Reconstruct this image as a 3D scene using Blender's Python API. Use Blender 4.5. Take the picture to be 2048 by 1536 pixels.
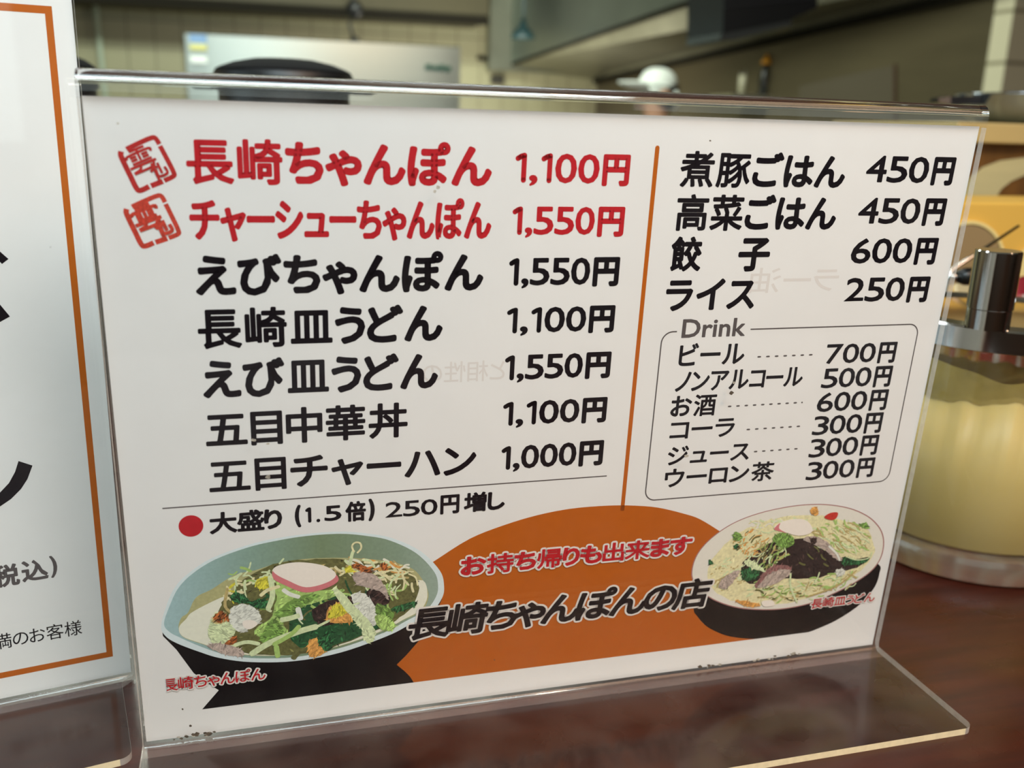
import bpy, bmesh, math, random
from math import sin, cos, pi, radians, sqrt
from mathutils import Vector, Matrix
random.seed(7)
for o in list(bpy.data.objects): bpy.data.objects.remove(o)
sc = bpy.context.scene
COL = sc.collection
MM = 0.001
# ------------------------------------------------------------------ camera
F = 1876.0                                   # focal length in pixels of a 2048 px wide frame
CAM = Vector((44.592, -310.17, 216.014))     # millimetres, counter top is z = 0
PAN, PITCH, ROLL = .2742, .2673, .0294
fw = Vector((sin(PAN)*cos(PITCH), cos(PAN)*cos(PITCH), -sin(PITCH)))
r0 = Vector((cos(PAN), -sin(PAN), 0)); u0 = r0.cross(fw)
RT = cos(ROLL)*r0 + sin(ROLL)*u0
UP = -sin(ROLL)*r0 + cos(ROLL)*u0
cd = bpy.data.cameras.new('camera'); cam = bpy.data.objects.new('camera', cd); COL.objects.link(cam)
M = Matrix((RT, UP, -fw)).transposed().to_4x4(); M.translation = CAM*MM
cam.matrix_world = M
cd.sensor_width = 36.0; cd.lens = F/2048*36.0; cd.clip_start = .01; cd.clip_end = 50
cd.dof.use_dof = True; cd.dof.focus_distance = .338; cd.dof.aperture_fstop = 10.5
sc.camera = cam
# ------------------------------------------------------------------ world, lights, exposure
w = bpy.data.worlds.new('world'); sc.world = w; w.use_nodes = True
bg = w.node_tree.nodes['Background']; bg.inputs[0].default_value = (1.0, .90, .80, 1); bg.inputs[1].default_value = .05
sc.view_settings.view_transform = 'Standard'; sc.view_settings.look = 'None'
sc.view_settings.exposure = -0.03; sc.view_settings.gamma = 1.0; sc.view_settings.use_curve_mapping = False
sc.cycles.transparent_max_bounces = 32; sc.cycles.max_bounces = 12
def area(name, loc, target, sx, sy, power, col):
    l = bpy.data.lights.new(name, 'AREA'); l.shape = 'RECTANGLE'; l.size = sx; l.size_y = sy
    l.energy = power; l.color = col
    o = bpy.data.objects.new(name, l); COL.objects.link(o); o.location = loc
    o.rotation_euler = (Vector(target)-Vector(loc)).to_track_quat('-Z', 'Y').to_euler()
    return o
area('counter_lamp', (.06, -.40, .78), (.16, 0, .14), .8, .22, 7.6, (.76, .94, 1.0))
area('dining_warm_fill', (.9, -1.2, 1.4), (.28, 0, .05), 1.4, .9, 19, (1.0, .66, .43))  # unseen warm fill, added to turn the sheet's lower part beige
area('counter_strip_light', (.05, .42, 1.0), (.1, .2, 0), 1.0, .10, 3.0, (.86, .97, 1.0))
sl = bpy.data.lights.new('warm_tint_spot', 'SPOT'); sl.energy = 20; sl.color = (1.0, .56, .30); sl.spot_size = radians(17); sl.spot_blend = 1.0; sl.shadow_soft_size = .03  # added spot, no such lamp in view: warm pool on the lower sheet
so = bpy.data.objects.new('warm_tint_spot', sl); COL.objects.link(so); so.location = (.55, -.75, 1.2)
so.rotation_euler = (Vector((.20, 0, .055))-Vector(so.location)).to_track_quat('-Z', 'Y').to_euler()
area('kitchen_light_and_fill', (.0, 2.7, 1.95), (.1, 3.6, 0), 2.2, .6, 118, (.90, 1.0, .86))
area('kitchen_light_and_fill', (1.3, 4.6, .1), (1.5, 5.2, .8), .8, .5, 16, (1.0, .97, .82))  # added fill below the hood, aimed up to brighten its soffit
# ------------------------------------------------------------------ pixel rays and planes
def ray(x, y): return fw + RT*((x-1024)/F) - UP*((y-768)/F)
def atY(x, y, Y): d = ray(x, y); return CAM + d*((Y-CAM.y)/d.y)
def atX(x, y, X): d = ray(x, y); return CAM + d*((X-CAM.x)/d.x)
def atZ(x, y, Z): d = ray(x, y); return CAM + d*((Z-CAM.z)/d.z)
class Plane:
    def __init__(s, o, yaw, lean):
        s.o = Vector(o); s.ax = Vector((cos(yaw), sin(yaw), 0)); s.nh = Vector((sin(yaw), -cos(yaw), 0))
        s.up = Vector((0, 0, cos(lean))) + s.nh*sin(lean); s.n = s.ax.cross(s.up)
    def px(s, x, y):
        d = ray(x, y); P = CAM + d*((s.o-CAM).dot(s.n)/d.dot(s.n)) - s.o
        return (P.dot(s.ax), P.dot(s.up))
    def pt(s, u, v, off=0): return s.o + s.ax*u + s.up*v + s.n*off
# ------------------------------------------------------------------ materials
def lin(c): c /= 255.; return c/12.92 if c <= .04045 else ((c+.055)/1.055)**2.4
def rgb(r, g, b): return (lin(r), lin(g), lin(b), 1)
PW = (lin(206), lin(194), lin(180))
def ink(r, g, b): return tuple(min(.9, lin(c)/p*.78) for c, p in zip((r, g, b), PW)) + (1,)
MATS = {}
def mat(name, col, rough=.5, metal=0, noise=0, scale=200, spec=.5, bump=0, coat=0, stretch=None):
    if name in MATS: return MATS[name]
    m = bpy.data.materials.new(name); m.use_nodes = True; MATS[name] = m
    nt = m.node_tree; b = nt.nodes['Principled BSDF']
    b.inputs['Base Color'].default_value = col; b.inputs['Roughness'].default_value = rough
    b.inputs['Metallic'].default_value = metal; b.inputs['Specular IOR Level'].default_value = spec
    b.inputs['Coat Weight'].default_value = coat
    if noise or bump:
        tc = nt.nodes.new('ShaderNodeTexCoord'); mp = nt.nodes.new('ShaderNodeMapping')
        if stretch: mp.inputs['Scale'].default_value = stretch
        nz = nt.nodes.new('ShaderNodeTexNoise'); nz.inputs['Scale'].default_value = scale; nz.inputs['Detail'].default_value = 5
        nt.links.new(tc.outputs['Object'], mp.inputs[0]); nt.links.new(mp.outputs[0], nz.inputs['Vector'])
        if noise:
            mr = nt.nodes.new('ShaderNodeMapRange'); mr.inputs[1].default_value = .3; mr.inputs[2].default_value = .7
            mr.inputs[3].default_value = 1-noise; mr.inputs[4].default_value = 1+noise
            nt.links.new(nz.outputs[0], mr.inputs[0])
            mx = nt.nodes.new('ShaderNodeMix'); mx.data_type = 'RGBA'; mx.blend_type = 'MULTIPLY'; mx.inputs[0].default_value = 1
            mx.inputs[6].default_value = col; nt.links.new(mr.outputs[0], mx.inputs[7]); nt.links.new(mx.outputs[2], b.inputs['Base Color'])
        if bump:
            bp = nt.nodes.new('ShaderNodeBump'); bp.inputs['Strength'].default_value = bump; bp.inputs['Distance'].default_value = .002
            nt.links.new(nz.outputs[0], bp.inputs['Height']); nt.links.new(bp.outputs[0], b.inputs['Normal'])
    return m
def clear(name, haze=.03, tint=(1, 1, 1, 1), frost=0, fcol=(.8, .75, .68, 1), rough=.03, hscale=60, hvar=.05, refl=1.0):
    """thin clear plastic: transparent + angle dependent gloss + a little dusty scatter"""
    m = bpy.data.materials.new(name); m.use_nodes = True; MATS[name] = m
    nt = m.node_tree; nt.nodes.clear(); N = nt.nodes.new; L = nt.links.new
    out = N('ShaderNodeOutputMaterial'); tr = N('ShaderNodeBsdfTransparent'); tr.inputs[0].default_value = tint
    gl = N('ShaderNodeBsdfGlossy'); gl.inputs['Roughness'].default_value = rough; gl.inputs[0].default_value = (1, 1, 1, 1)
    lw = N('ShaderNodeLayerWeight'); lw.inputs[0].default_value = .5
    pw = N('ShaderNodeMath'); pw.operation = 'POWER'; pw.inputs[1].default_value = 5; L(lw.outputs['Facing'], pw.inputs[0])
    ma = N('ShaderNodeMath'); ma.operation = 'MULTIPLY_ADD'; ma.inputs[1].default_value = .9*refl; ma.inputs[2].default_value = .04*refl; L(pw.outputs[0], ma.inputs[0])
    mx = N('ShaderNodeMixShader'); L(ma.outputs[0], mx.inputs[0]); L(tr.outputs[0], mx.inputs[1]); L(gl.outputs[0], mx.inputs[2])
    df = N('ShaderNodeBsdfDiffuse'); df.inputs[0].default_value = fcol
    tc = N('ShaderNodeTexCoord'); nz = N('ShaderNodeTexNoise'); nz.inputs['Scale'].default_value = hscale; nz.inputs['Detail'].default_value = 6
    L(tc.outputs['Object'], nz.inputs['Vector'])
    mr = N('ShaderNodeMapRange'); mr.inputs[1].default_value = .35; mr.inputs[2].default_value = .75
    mr.inputs[3].default_value = max(0, haze+frost-hvar/2); mr.inputs[4].default_value = haze+frost+hvar/2; L(nz.outputs[0], mr.inputs[0])
    m2 = N('ShaderNodeMixShader'); L(mr.outputs[0], m2.inputs[0]); L(mx.outputs[0], m2.inputs[1]); L(df.outputs[0], m2.inputs[2])
    L(m2.outputs[0], out.inputs[0]); return m
def glass(name, ior=1.49, rough=.02, col=(1, 1, 1, 1)):
    m = bpy.data.materials.new(name); m.use_nodes = True; MATS[name] = m
    nt = m.node_tree; nt.nodes.clear(); out = nt.nodes.new('ShaderNodeOutputMaterial'); g = nt.nodes.new('ShaderNodeBsdfGlass')
    g.inputs['IOR'].default_value = ior; g.inputs['Roughness'].default_value = rough; g.inputs[0].default_value = col
    nt.links.new(g.outputs[0], out.inputs[0]); return m
def tiles(name, c1, grout, tw, th, axes=(0, 2), rough=.35, mortar=.02):
    m = bpy.data.materials.new(name); m.use_nodes = True; MATS[name] = m; nt = m.node_tree; N = nt.nodes.new; L = nt.links.new
    b = nt.nodes['Principled BSDF']; b.inputs['Roughness'].default_value = rough
    tc = N('ShaderNodeTexCoord'); sp = N('ShaderNodeSeparateXYZ'); cb = N('ShaderNodeCombineXYZ'); L(tc.outputs['Object'], sp.inputs[0])
    L(sp.outputs[axes[0]], cb.inputs[0]); L(sp.outputs[axes[1]], cb.inputs[1])
    br = N('ShaderNodeTexBrick'); br.offset = 0; br.inputs['Scale'].default_value = 1; br.inputs['Brick Width'].default_value = tw; br.inputs['Row Height'].default_value = th
    br.inputs['Mortar Size'].default_value = mortar*tw; br.inputs['Color1'].default_value = c1; br.inputs['Color2'].default_value = tuple(c*.93 for c in c1[:3])+(1,)
    br.inputs['Mortar'].default_value = grout; L(cb.outputs[0], br.inputs['Vector']); L(br.outputs[0], b.inputs['Base Color'])
    bp = N('ShaderNodeBump'); bp.inputs['Strength'].default_value = .3; bp.invert = True; L(br.outputs['Fac'], bp.inputs['Height']); L(bp.outputs[0], b.inputs['Normal'])
    return m
PAPER = mat('printed_paper', (.80, .79, .775, 1), .55, noise=.015, scale=60, spec=.3)
BLACK = mat('black_ink', (.006, .004, .007, 1), .5, spec=.1)
RED = mat('red_ink', (.50, .010, .018, 1), .5, noise=.06, scale=400, spec=.3)
STAMP = mat('stamp_ink', (.46, .022, .020, 1), .6, noise=.25, scale=1500, spec=.3)
STAMP2 = mat('faded_stamp_ink', (.55, .05, .028, 1), .6, noise=.3, scale=1500, spec=.3)
GREY = mat('grey_ink', (.10, .085, .085, 1), .5, spec=.3)
ORANGE = mat('orange_ink', ink(166, 78, 8), .5, noise=.03, scale=300, spec=.3)
WHITEI = mat('white_ink', (.76, .72, .68, 1), .5, spec=.3)
GHOST = mat('show_through_ink', (.72, .68, .65, 1), .55, spec=.3)
CLEAR = clear('clear_acrylic', .003, hvar=.006, refl=.75)
BASEC = clear('scuffed_acrylic', .035, hvar=.07, hscale=35, fcol=(.55, .42, .34, 1), rough=.12)
FOLD = glass('bent_acrylic', 1.49, .015)
EDGE = clear('sawn_acrylic_edge', 0, frost=.42, fcol=(.85, .77, .70, 1), hvar=.1, hscale=300, rough=.25)
STRIP = clear('frosted_acrylic_edge', 0, frost=.88, fcol=(.95, .80, .52, 1), hvar=.12, hscale=500, rough=.3)
CHROME = mat('chrome', (.72, .70, .68, 1), .10, 1.0)
STEEL = mat('brushed_steel', (.50, .50, .46, 1), .34, 1.0, noise=.08, scale=40, stretch=(.2, 1, 6))
BLACKP = mat('black_iron', (.012, .012, .013, 1), .38, noise=.4, scale=40, bump=.15)
GLOSSB = mat('black_lacquer', (.34, .37, .42, 1), .10, .92)
# ------------------------------------------------------------------ object helpers
def link_mesh(name, verts, faces, mats, parent=None, smooth=False, fm=None, scale=MM):
    me = bpy.data.meshes.new(name); me.from_pydata([Vector(v)*scale for v in verts], [], faces)
    for m in (mats if isinstance(mats, (list, tuple)) else [mats]): me.materials.append(m)
    if fm: me.polygons.foreach_set('material_index', fm)
    if smooth: me.polygons.foreach_set('use_smooth', [True]*len(me.polygons))
    me.update()
    o = bpy.data.objects.new(name, me); COL.objects.link(o)
    if parent is not None: attach(o, parent)
    return o
def attach(o, parent):
    o.parent = parent; o.matrix_parent_inverse = Matrix.Translation(-world_loc(parent))
def world_loc(o):
    v = Vector(o.location)
    return v if o.parent is None or o.type != 'EMPTY' else v
def rebase(o, p):
    """move a top-level mesh's origin to p (mm)"""
    p = Vector(p)*MM
    o.data.transform(Matrix.Translation(-p)); o.location = p; return o
def tag(o, label, cat, group=None, kind=None):
    if label: o['label'] = label
    if cat: o['category'] = cat
    if group: o['group'] = group
    if kind: o['kind'] = kind
    return o
def thing(name, label, cat, loc, group=None):
    o = bpy.data.objects.new(name, None); COL.objects.link(o); o.location = Vector(loc)*MM; o.empty_display_size = .02
    return tag(o, label, cat, group)
class MB:
    def __init__(s): s.v = []; s.f = []; s.m = []
    def add(s, verts, faces, mi=0):
        n = len(s.v); s.v += [Vector(q) for q in verts]; s.f += [tuple(i+n for i in f) for f in faces]; s.m += [mi]*len(faces)
        return s
    def box(s, x0, x1, y0, y1, z0, z1, mi=0, bev=0):
        if bev:
            bm = bmesh.new(); bmesh.ops.create_cube(bm, size=1)
            for v in bm.verts: v.co = Vector(((x0+x1)/2+v.co.x*(x1-x0), (y0+y1)/2+v.co.y*(y1-y0), (z0+z1)/2+v.co.z*(z1-z0)))
            bmesh.ops.bevel(bm, geom=bm.edges[:], offset=bev, segments=3, affect='EDGES', profile=.5)
            bm.verts.index_update(); s.add([v.co.copy() for v in bm.verts], [[v.index for v in f.verts] for f in bm.faces], mi); bm.free(); return s
        v = [(x, y, z) for x in (x0, x1) for y in (y0, y1) for z in (z0, z1)]
        return s.add(v, [(0, 1, 3, 2), (4, 6, 7, 5), (0, 4, 5, 1), (2, 3, 7, 6), (0, 2, 6, 4), (1, 5, 7, 3)], mi)
    def lathe(s, c, prof, n=64, mi=0, axis=Vector((0, 0, 1))):
        q = Vector((0, 0, 1)).rotation_difference(axis); c = Vector(c); v = []; f = []
        for r, z in prof:
            for k in range(n): a = 2*pi*k/n; v.append(c + q @ Vector((r*cos(a), r*sin(a), z)))
        for i in range(len(prof)-1):
            for k in range(n): f.append((i*n+k, i*n+(k+1) % n, (i+1)*n+(k+1) % n, (i+1)*n+k))
        return s.add(v, f, mi)
    def tube(s, pts, rad, n=10, mi=0, closed=False, cap=True):
        pts = [Vector(p) for p in pts]; v = []; f = []; m = len(pts)
        for i, p in enumerate(pts):
            t = (pts[min(i+1, m-1)]-pts[max(i-1, 0)]).normalized()
            a = t.orthogonal().normalized() if i == 0 else (a - t*a.dot(t)).normalized()
            b = t.cross(a); r = rad[i] if isinstance(rad, (list, tuple)) else rad
            for k in range(n): g = 2*pi*k/n; v.append(p + (a*cos(g)+b*sin(g))*r)
        for i in range(m-1):
            for k in range(n): f.append((i*n+k, i*n+(k+1) % n, (i+1)*n+(k+1) % n, (i+1)*n+k))
        if cap: f += [tuple(range(n))[::-1], tuple((m-1)*n+k for k in range(n))]
        return s.add(v, f, mi)
    def build(s, name, mats, parent=None, smooth=False): return link_mesh(name, s.v, s.f, mats, parent, smooth, s.m)
def smooth_by_angle(o, deg=35):
    bm = bmesh.new(); bm.from_mesh(o.data)
    for f in bm.faces: f.smooth = True
    for e in bm.edges:
        if len(e.link_faces) == 2 and e.calc_face_angle(0) > radians(deg): e.smooth = False
    bm.to_mesh(o.data); bm.free(); return o
# ------------------------------------------------------------------ print on a flat sheet
class Print:
    """collects flat inked shapes lying on one sheet; later layers lie a few microns higher"""
    def __init__(s, plane, off=.02, step=.008): s.p = plane; s.off = off; s.step = step; s.mb = MB(); s.n = 0; s.mats = []
    def mi(s, m):
        if m not in s.mats: s.mats.append(m)
        return s.mats.index(m)
    def poly(s, uv, m, same=False):
        if not same: s.n += 1
        off = s.off + s.step*s.n
        bm = bmesh.new(); vs = [bm.verts.new((u, v, 0)) for u, v in uv]
        es = []
        for i in range(len(vs)):
            try: es.append(bm.edges.new((vs[i], vs[(i+1) % len(vs)])))
            except ValueError: pass
        bmesh.ops.triangle_fill(bm, edges=es, use_beauty=True, use_dissolve=False, normal=(0, 0, 1))
        bm.verts.index_update()
        fs = []
        for f in bm.faces:
            ix = [v.index for v in f.verts]
            if f.normal.z < 0: ix.reverse()
            fs.append(ix)
        s.mb.add([s.p.pt(v.co.x, v.co.y, off) for v in bm.verts], fs, s.mi(m)); bm.free(); return s
    def raw(s, uv, faces, m, lift=1):
        s.n += lift; off = s.off + s.step*s.n
        s.mb.add([s.p.pt(u, v, off) for u, v in uv], faces, s.mi(m)); return s
    def pxpoly(s, pts, m, smooth=True, n=5):
        uv = [s.p.px(*q) for q in pts]; uv = crom(uv, n) if smooth else uv
        jag = getattr(s, 'jag', 0) if m.name in JAG else 0
        if jag:
            rj_ = random.Random(len(pts)*31+int(pts[0][0])); uv = [(a+rj_.uniform(-jag, jag), b+rj_.uniform(-jag, jag)) for a, b in uv]
        s.poly(uv, m)
        if jag:
            x0, x1, y0, y1 = min(q[0] for q in uv), max(q[0] for q in uv), min(q[1] for q in uv), max(q[1] for q in uv)
            t = rj_.uniform(0, pi)
            for _ in range(min(150, int((x1-x0)*(y1-y0)*1.4)+3)):
                x, y = rj_.uniform(x0, x1), rj_.uniform(y0, y1)
                if not inside(x, y, uv): continue
                l = rj_.uniform(.5, 1.6); w_ = rj_.uniform(.12, .38); a = rj_.gauss(t, .5); dx, dy = cos(a)*l, sin(a)*l; nx, ny = -sin(a)*w_, cos(a)*w_
                s.raw([(x-dx, y-dy), (x+nx, y+ny), (x+dx, y+dy), (x-nx, y-ny)][::-1], [(0, 1, 2, 3)], rj_.choice(JAG[m.name]), .05)
        return s
    def strand(s, pts, wpx, m, n=6):
        uv = crom([s.p.px(*q) for q in pts], n, False); k = len(uv); L = []; R_ = []
        w = wpx*.17/2
        for i in range(k):
            a = Vector(uv[max(i-1, 0)]); b = Vector(uv[min(i+1, k-1)]); t = (b-a); t = t/(t.length+1e-9)
            ww = w*(1 if 0 < i < k-1 else .55)
            L.append((uv[i][0]-t.y*ww, uv[i][1]+t.x*ww)); R_.append((uv[i][0]+t.y*ww, uv[i][1]-t.x*ww))
        v = L+R_; f = [(i+k, i+k+1, i+1, i) for i in range(k-1)]
        return s.raw(v, f, m)
    def build(s, name, parent, label=None):
        o = s.mb.build(name, s.mats, parent)
        if label: o['label'] = label
        return o
JAG = {}
def inside(x, y, P):
    c = False; j = len(P)-1
    for i in range(len(P)):
        if (P[i][1] > y) != (P[j][1] > y) and x < (P[j][0]-P[i][0])*(y-P[i][1])/(P[j][1]-P[i][1]+1e-12)+P[i][0]: c = not c
        j = i
    return c
def crom(p, n=5, closed=True):
    out = []; m = len(p)
    for i in range(m if closed else m-1):
        g = (lambda k: p[k % m]) if closed else (lambda k: p[max(0, min(m-1, k))])
        a, b, c, d = g(i-1), g(i), g(i+1), g(i+2)
        for k in range(n):
            t = k/n
            out.append(tuple(.5*((2*b[j]) + (-a[j]+c[j])*t + (2*a[j]-5*b[j]+4*c[j]-d[j])*t*t + (-a[j]+3*b[j]-3*c[j]+d[j])*t**3) for j in (0, 1)))
    if not closed: out.append(tuple(p[-1]))
    return out
GC = {}
def glyph(s, erode):
    key = (s, erode)
    if key in GC: return GC[key]
    cu = bpy.data.curves.new('g', 'FONT'); cu.body = s; cu.size = 1; cu.resolution_u = 3; cu.fill_mode = 'FRONT'; cu.offset = -erode
    o = bpy.data.objects.new('g', cu); COL.objects.link(o)
    dg = bpy.context.evaluated_depsgraph_get(); dg.update()
    me = bpy.data.meshes.new_from_object(o.evaluated_get(dg))
    bpy.data.objects.remove(o); bpy.data.curves.remove(cu)
    bm = bmesh.new(); bm.from_mesh(me); bpy.data.meshes.remove(me)
    bmesh.ops.remove_doubles(bm, verts=bm.verts, dist=1e-5)
    for f in bm.faces:
        f.normal_update()
        if f.normal.z < 0: f.normal_flip()
    bm.verts.index_update()
    V = [(v.co.x, v.co.y) for v in bm.verts]; Fc = [[v.index for v in f.verts] for f in bm.faces]
    B = []
    for f in bm.faces:
        for l in f.loops:
            if len(l.edge.link_faces) == 1: B.append((l.vert.index, l.link_loop_next.vert.index))
    bm.free(); GC[key] = (V, Fc, B); return GC[key]
def is_kanji(c): return ord(c) >= 0x4E00
def layout(s, erode, gap):
    """glyph outlines side by side; runs of latin text keep their natural spacing"""
    V, Fc, B, K = [], [], [], []
    items = [s] if all(ord(c) < 128 for c in s) else list(s)
    x = 0
    for it in items:
        if it in ' \u3000': x += .35; continue
        v, f, b = glyph(it, erode if len(it) > 1 or not is_kanji(it) else erode*.55)
        x0 = min(q[0] for q in v); x1 = max(q[0] for q in v); n = len(V)
        if it == 'ー' : pass
        V += [(q[0]-x0+x, q[1]) for q in v]; Fc += [[i+n for i in g] for g in f]; B += [(i+n, j+n) for i, j in b]
        K += [len(it) == 1 and is_kanji(it)]*len(v); x += x1-x0+gap
    return V, Fc, B, K
def text(pr, s, L, R, T, Bt, m, bold=.04, erode=.0, gap=.09, halo=None, mirror=False, vref=None, kan=.62, clip=None, shear=0):
    """ink box of s runs from pixel L to R and from Bt up to T"""
    u0, u1, v1, v0 = pr.p.px(*L)[0], pr.p.px(*R)[0], pr.p.px(*T)[1], pr.p.px(*Bt)[1]
    return text_uv(pr, s, u0, u1, v0, v1, m, bold, erode, gap, halo, mirror, vref, kan, clip, shear)
def text_uv(pr, s, u0, u1, v0, v1, m, bold=.04, erode=.0, gap=.09, halo=None, mirror=False, vref=None, kan=.62, clip=None, shear=0):
    V, Fc, B, K = layout(s, erode, gap); h = v1-v0
    V = [(x+shear*y, y) for x, y in V]
    xs = [q[0] for q in V]; x0, x1 = min(xs), max(xs)
    ys = [q[1] for q in (glyph(vref, erode)[0] if vref else V)]; y0, y1 = min(ys), max(ys)
    r = bold*h
    sx = (u1-u0-2*r)/(x1-x0); sy = (v1-v0-2*r)/(y1-y0)
    P = [(u0+r+(q[0]-x0)*sx, v0+r+(q[1]-y0)*sy) for q in V]
    if mirror: P = [(u0+u1-q[0], q[1]) for q in P]; Fc = [f[::-1] for f in Fc]; B = [(j, i) for i, j in B]
    def emit(rr, mm):
        vv = list(P); ff = [list(f) for f in Fc]
        nrm = {}
        for i, j in B:
            R_ = rr*(kan if K[i] else 1) if mm is m else rr - (r - r*(kan if K[i] else 1))
            d = (Vector(P[j])-Vector(P[i]))
            if d.length < 1e-6: continue
            d.normalize(); n = Vector((d.y, -d.x))
            k = len(vv); vv += [(P[i][0]+n.x*R_, P[i][1]+n.y*R_), (P[j][0]+n.x*R_, P[j][1]+n.y*R_)]
            ff.append([i, k, k+1, j]); nrm.setdefault(i, [None, None])[1] = (n, k, R_); nrm.setdefault(j, [None, None])[0] = (n, k+1, R_)
        for i, (a, b) in nrm.items():
            if not a or not b: continue
            n1, k1, R_ = a; n2, k2, _ = b
            cr = n1.x*n2.y-n1.y*n2.x; ang = math.atan2(cr, n1.dot(n2))
            if ang > .05:
                st = max(1, int(ang/.45)); prev = k1
                for t in range(1, st):
                    g = ang*t/st; n = Vector((n1.x*cos(g)-n1.y*sin(g), n1.x*sin(g)+n1.y*cos(g)))
                    vv.append((P[i][0]+n.x*R_, P[i][1]+n.y*R_)); ff.append([i, prev, len(vv)-1]); prev = len(vv)-1
                ff.append([i, prev, k2])
        if clip is not None:
            vv = [(max(q[0], clip), q[1]) for q in vv]
        pr.raw(vv, ff, mm)
    if halo: emit(r+halo[0]*h, halo[1]); pr.n += 2
    emit(r, m)
    return pr
# ------------------------------------------------------------------ bent acrylic stand
def make_stand(root, pl, W, H, D, th=2.6, trim=0, trimr=0, parts=('base_plate', 'front_panel', 'top_fold', 'back_panel')):
    nh, zz = pl.nh, Vector((0, 0, 1)); hz = th/2
    o = pl.o - zz*pl.o.z
    st = []                                                # (centre, thickness normal, u0, u1, tag)
    b0 = trim
    rc = 4.0
    for k in range(6):
        a = (k/5)*pi/2; st.append((o + nh*(D-rc+rc*cos(a)) + zz*hz, zz, b0+rc-rc*sin(a), W-trimr-rc+rc*sin(a), 0))
    st.append((o + nh*(7) + zz*hz, zz, b0, W-trimr, 0))
    n = pl.n
    c1 = hz + .35                                          # centre of the front wall, in front of the sheet
    base = pl.o + n*c1
    # bend from the base up into the front wall
    A = o + nh*(c1+2.2) + zz*hz; Bp = pl.o + n*c1 + pl.up*1.7
    for k in range(1, 7):
        t = k/7; p = A.lerp(o+nh*(c1+.3)+zz*(hz+.2), t).lerp((o+nh*(c1+.3)+zz*(hz+.2)).lerp(Bp, t), t)
        q = zz.lerp(n, t).normalized(); st.append((p, q, b0*(1-t), W, 0))
    st.append((Bp, n, 0, W, 1)); st.append((pl.pt(0, H-.3, c1), n, 0, W, 1))
    st.append((pl.pt(0, H+3.5, c1), n, 0, W, 2))
    cc = -.9; R_ = c1-cc
    for k in range(1, 10):
        a = pi*k/10; st.append((pl.pt(0, H+3.5+R_*sin(a), cc+R_*cos(a)), (n*cos(a)+pl.up*sin(a)), 0, W, 2))
    st.append((pl.pt(0, H+3.5, cc-R_), -n, 0, W, 2)); st.append((pl.pt(0, H-.3, cc-R_), -n, 0, W, 2))
    st.append((pl.pt(0, 4, cc-R_), -n, 0, W, 3))
    mats = {0: [BASEC, STRIP, EDGE, CLEAR], 1: [CLEAR, EDGE, EDGE], 2: [FOLD, FOLD, FOLD, CLEAR], 3: [CLEAR, EDGE, EDGE]}
    made = {}
    for seg in (0, 1, 2, 3):
        v = []; f = []; fm = []
        idx = [i for i, s in enumerate(st) if s[4] == seg]
        idx = list(range(idx[0] - (1 if seg > 0 else 0), idx[-1]+1))
        if seg == 0: idx.append(idx[-1]+1)
        if seg == 1: idx = idx[1:]
        for i in idx:
            c, q, a, b, _ = st[i]; c = c - pl.ax*((c-pl.o).dot(pl.ax))
            v += [c+pl.ax*a+q*hz, c+pl.ax*b+q*hz, c+pl.ax*b-q*hz, c+pl.ax*a-q*hz]
        for k in range(len(idx)-1):
            i, j = 4*k, 4*k+4
            f += [(i, i+1, j+1, j), (i+2, i+3, j+3, j+2), (i+1, i+2, j+2, j+1), (i+3, i, j, j+3)]
            fm += [3, 3, 3, 3] if seg == 2 and (k == 0 or k == len(idx)-2) else ([3, 3, 2, 2] if seg == 0 and k >= 7 else [0, 0, 2, 2])
        if seg == 0: f.append((0, 3, 2, 1)); fm.append(1)
        if seg == 3: k = 4*(len(idx)-1); f.append((k, k+1, k+2, k+3)); fm.append(1)
        ob = link_mesh(parts[seg], v, f, mats[seg], root, False, fm); smooth_by_angle(ob, 40); made[seg] = ob
    made[0]['label'] = 'scuffed clear base with a cream frosted front edge'
    made[2]['label'] = 'rounded clear fold that catches bright streaks'
    return made
SP = Plane((0, 0, 3), 0, .0747)                # plane of the main menu sheet
W, H = 300., 218.58
stand = thing('menu_stand', 'clear bent acrylic menu stand holding the large price list on the red counter', 'menu stand', (150, 0, 0))
make_stand(stand, SP, W, H, 61.3)
# ------------------------------------------------------------------ the price list
sheet = thing('menu_sheet', 'white printed price list with red and black dish names inside the main acrylic stand', 'menu', (150, 0, 3.2))
mb = MB(); q = [SP.pt(u, v, o_) for o_ in (0, -.3) for u, v in ((.9, -1.2), (W-.6, -1.2), (W-.6, H), (.9, H))]
mb.add(q, [(0, 1, 2, 3), (7, 6, 5, 4), (0, 4, 5, 1), (1, 5, 6, 2), (2, 6, 7, 3), (3, 7, 4, 0)])
mb.build('paper', [PAPER], sheet)
def line(name, s, L, R, T, B, m=BLACK, off=.02, label=None, **k):
    p = Print(SP, off); text(p, s, L, R, T, B, m, **k); return p.build(name, sheet, label)
KW = dict(bold=.056, erode=.012, gap=.15, kan=.64)
line('dish_name', '長崎ちゃんぽん', (370.4, 329.3), (983.8, 345.2), (899, 284), (691, 374), RED, label='large red dish name, top line', **KW)
line('dish_name', 'チャーシューちゃんぽん', (378.6, 437.7), (982.8, 450.7), (930, 396), (798, 482.5), RED, label='red dish name, second line', **dict(KW, bold=.044, gap=.14))
KB = dict(bold=.054, erode=.012, gap=.15, kan=.64)
line('dish_name', 'えびちゃんぽん', (392.3, 586.7), (966.8, 556), (884, 501.7), (686, 589), **KB)
line('dish_name', '長崎皿うどん', (393.8, 664.3), (885.4, 658.5), (803, 606.3), (559, 695.5), **KB)
line('dish_name', 'えび皿うどん', (407, 794), (876, 753), (794.6, 706), (412, 799), **KB)
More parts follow.
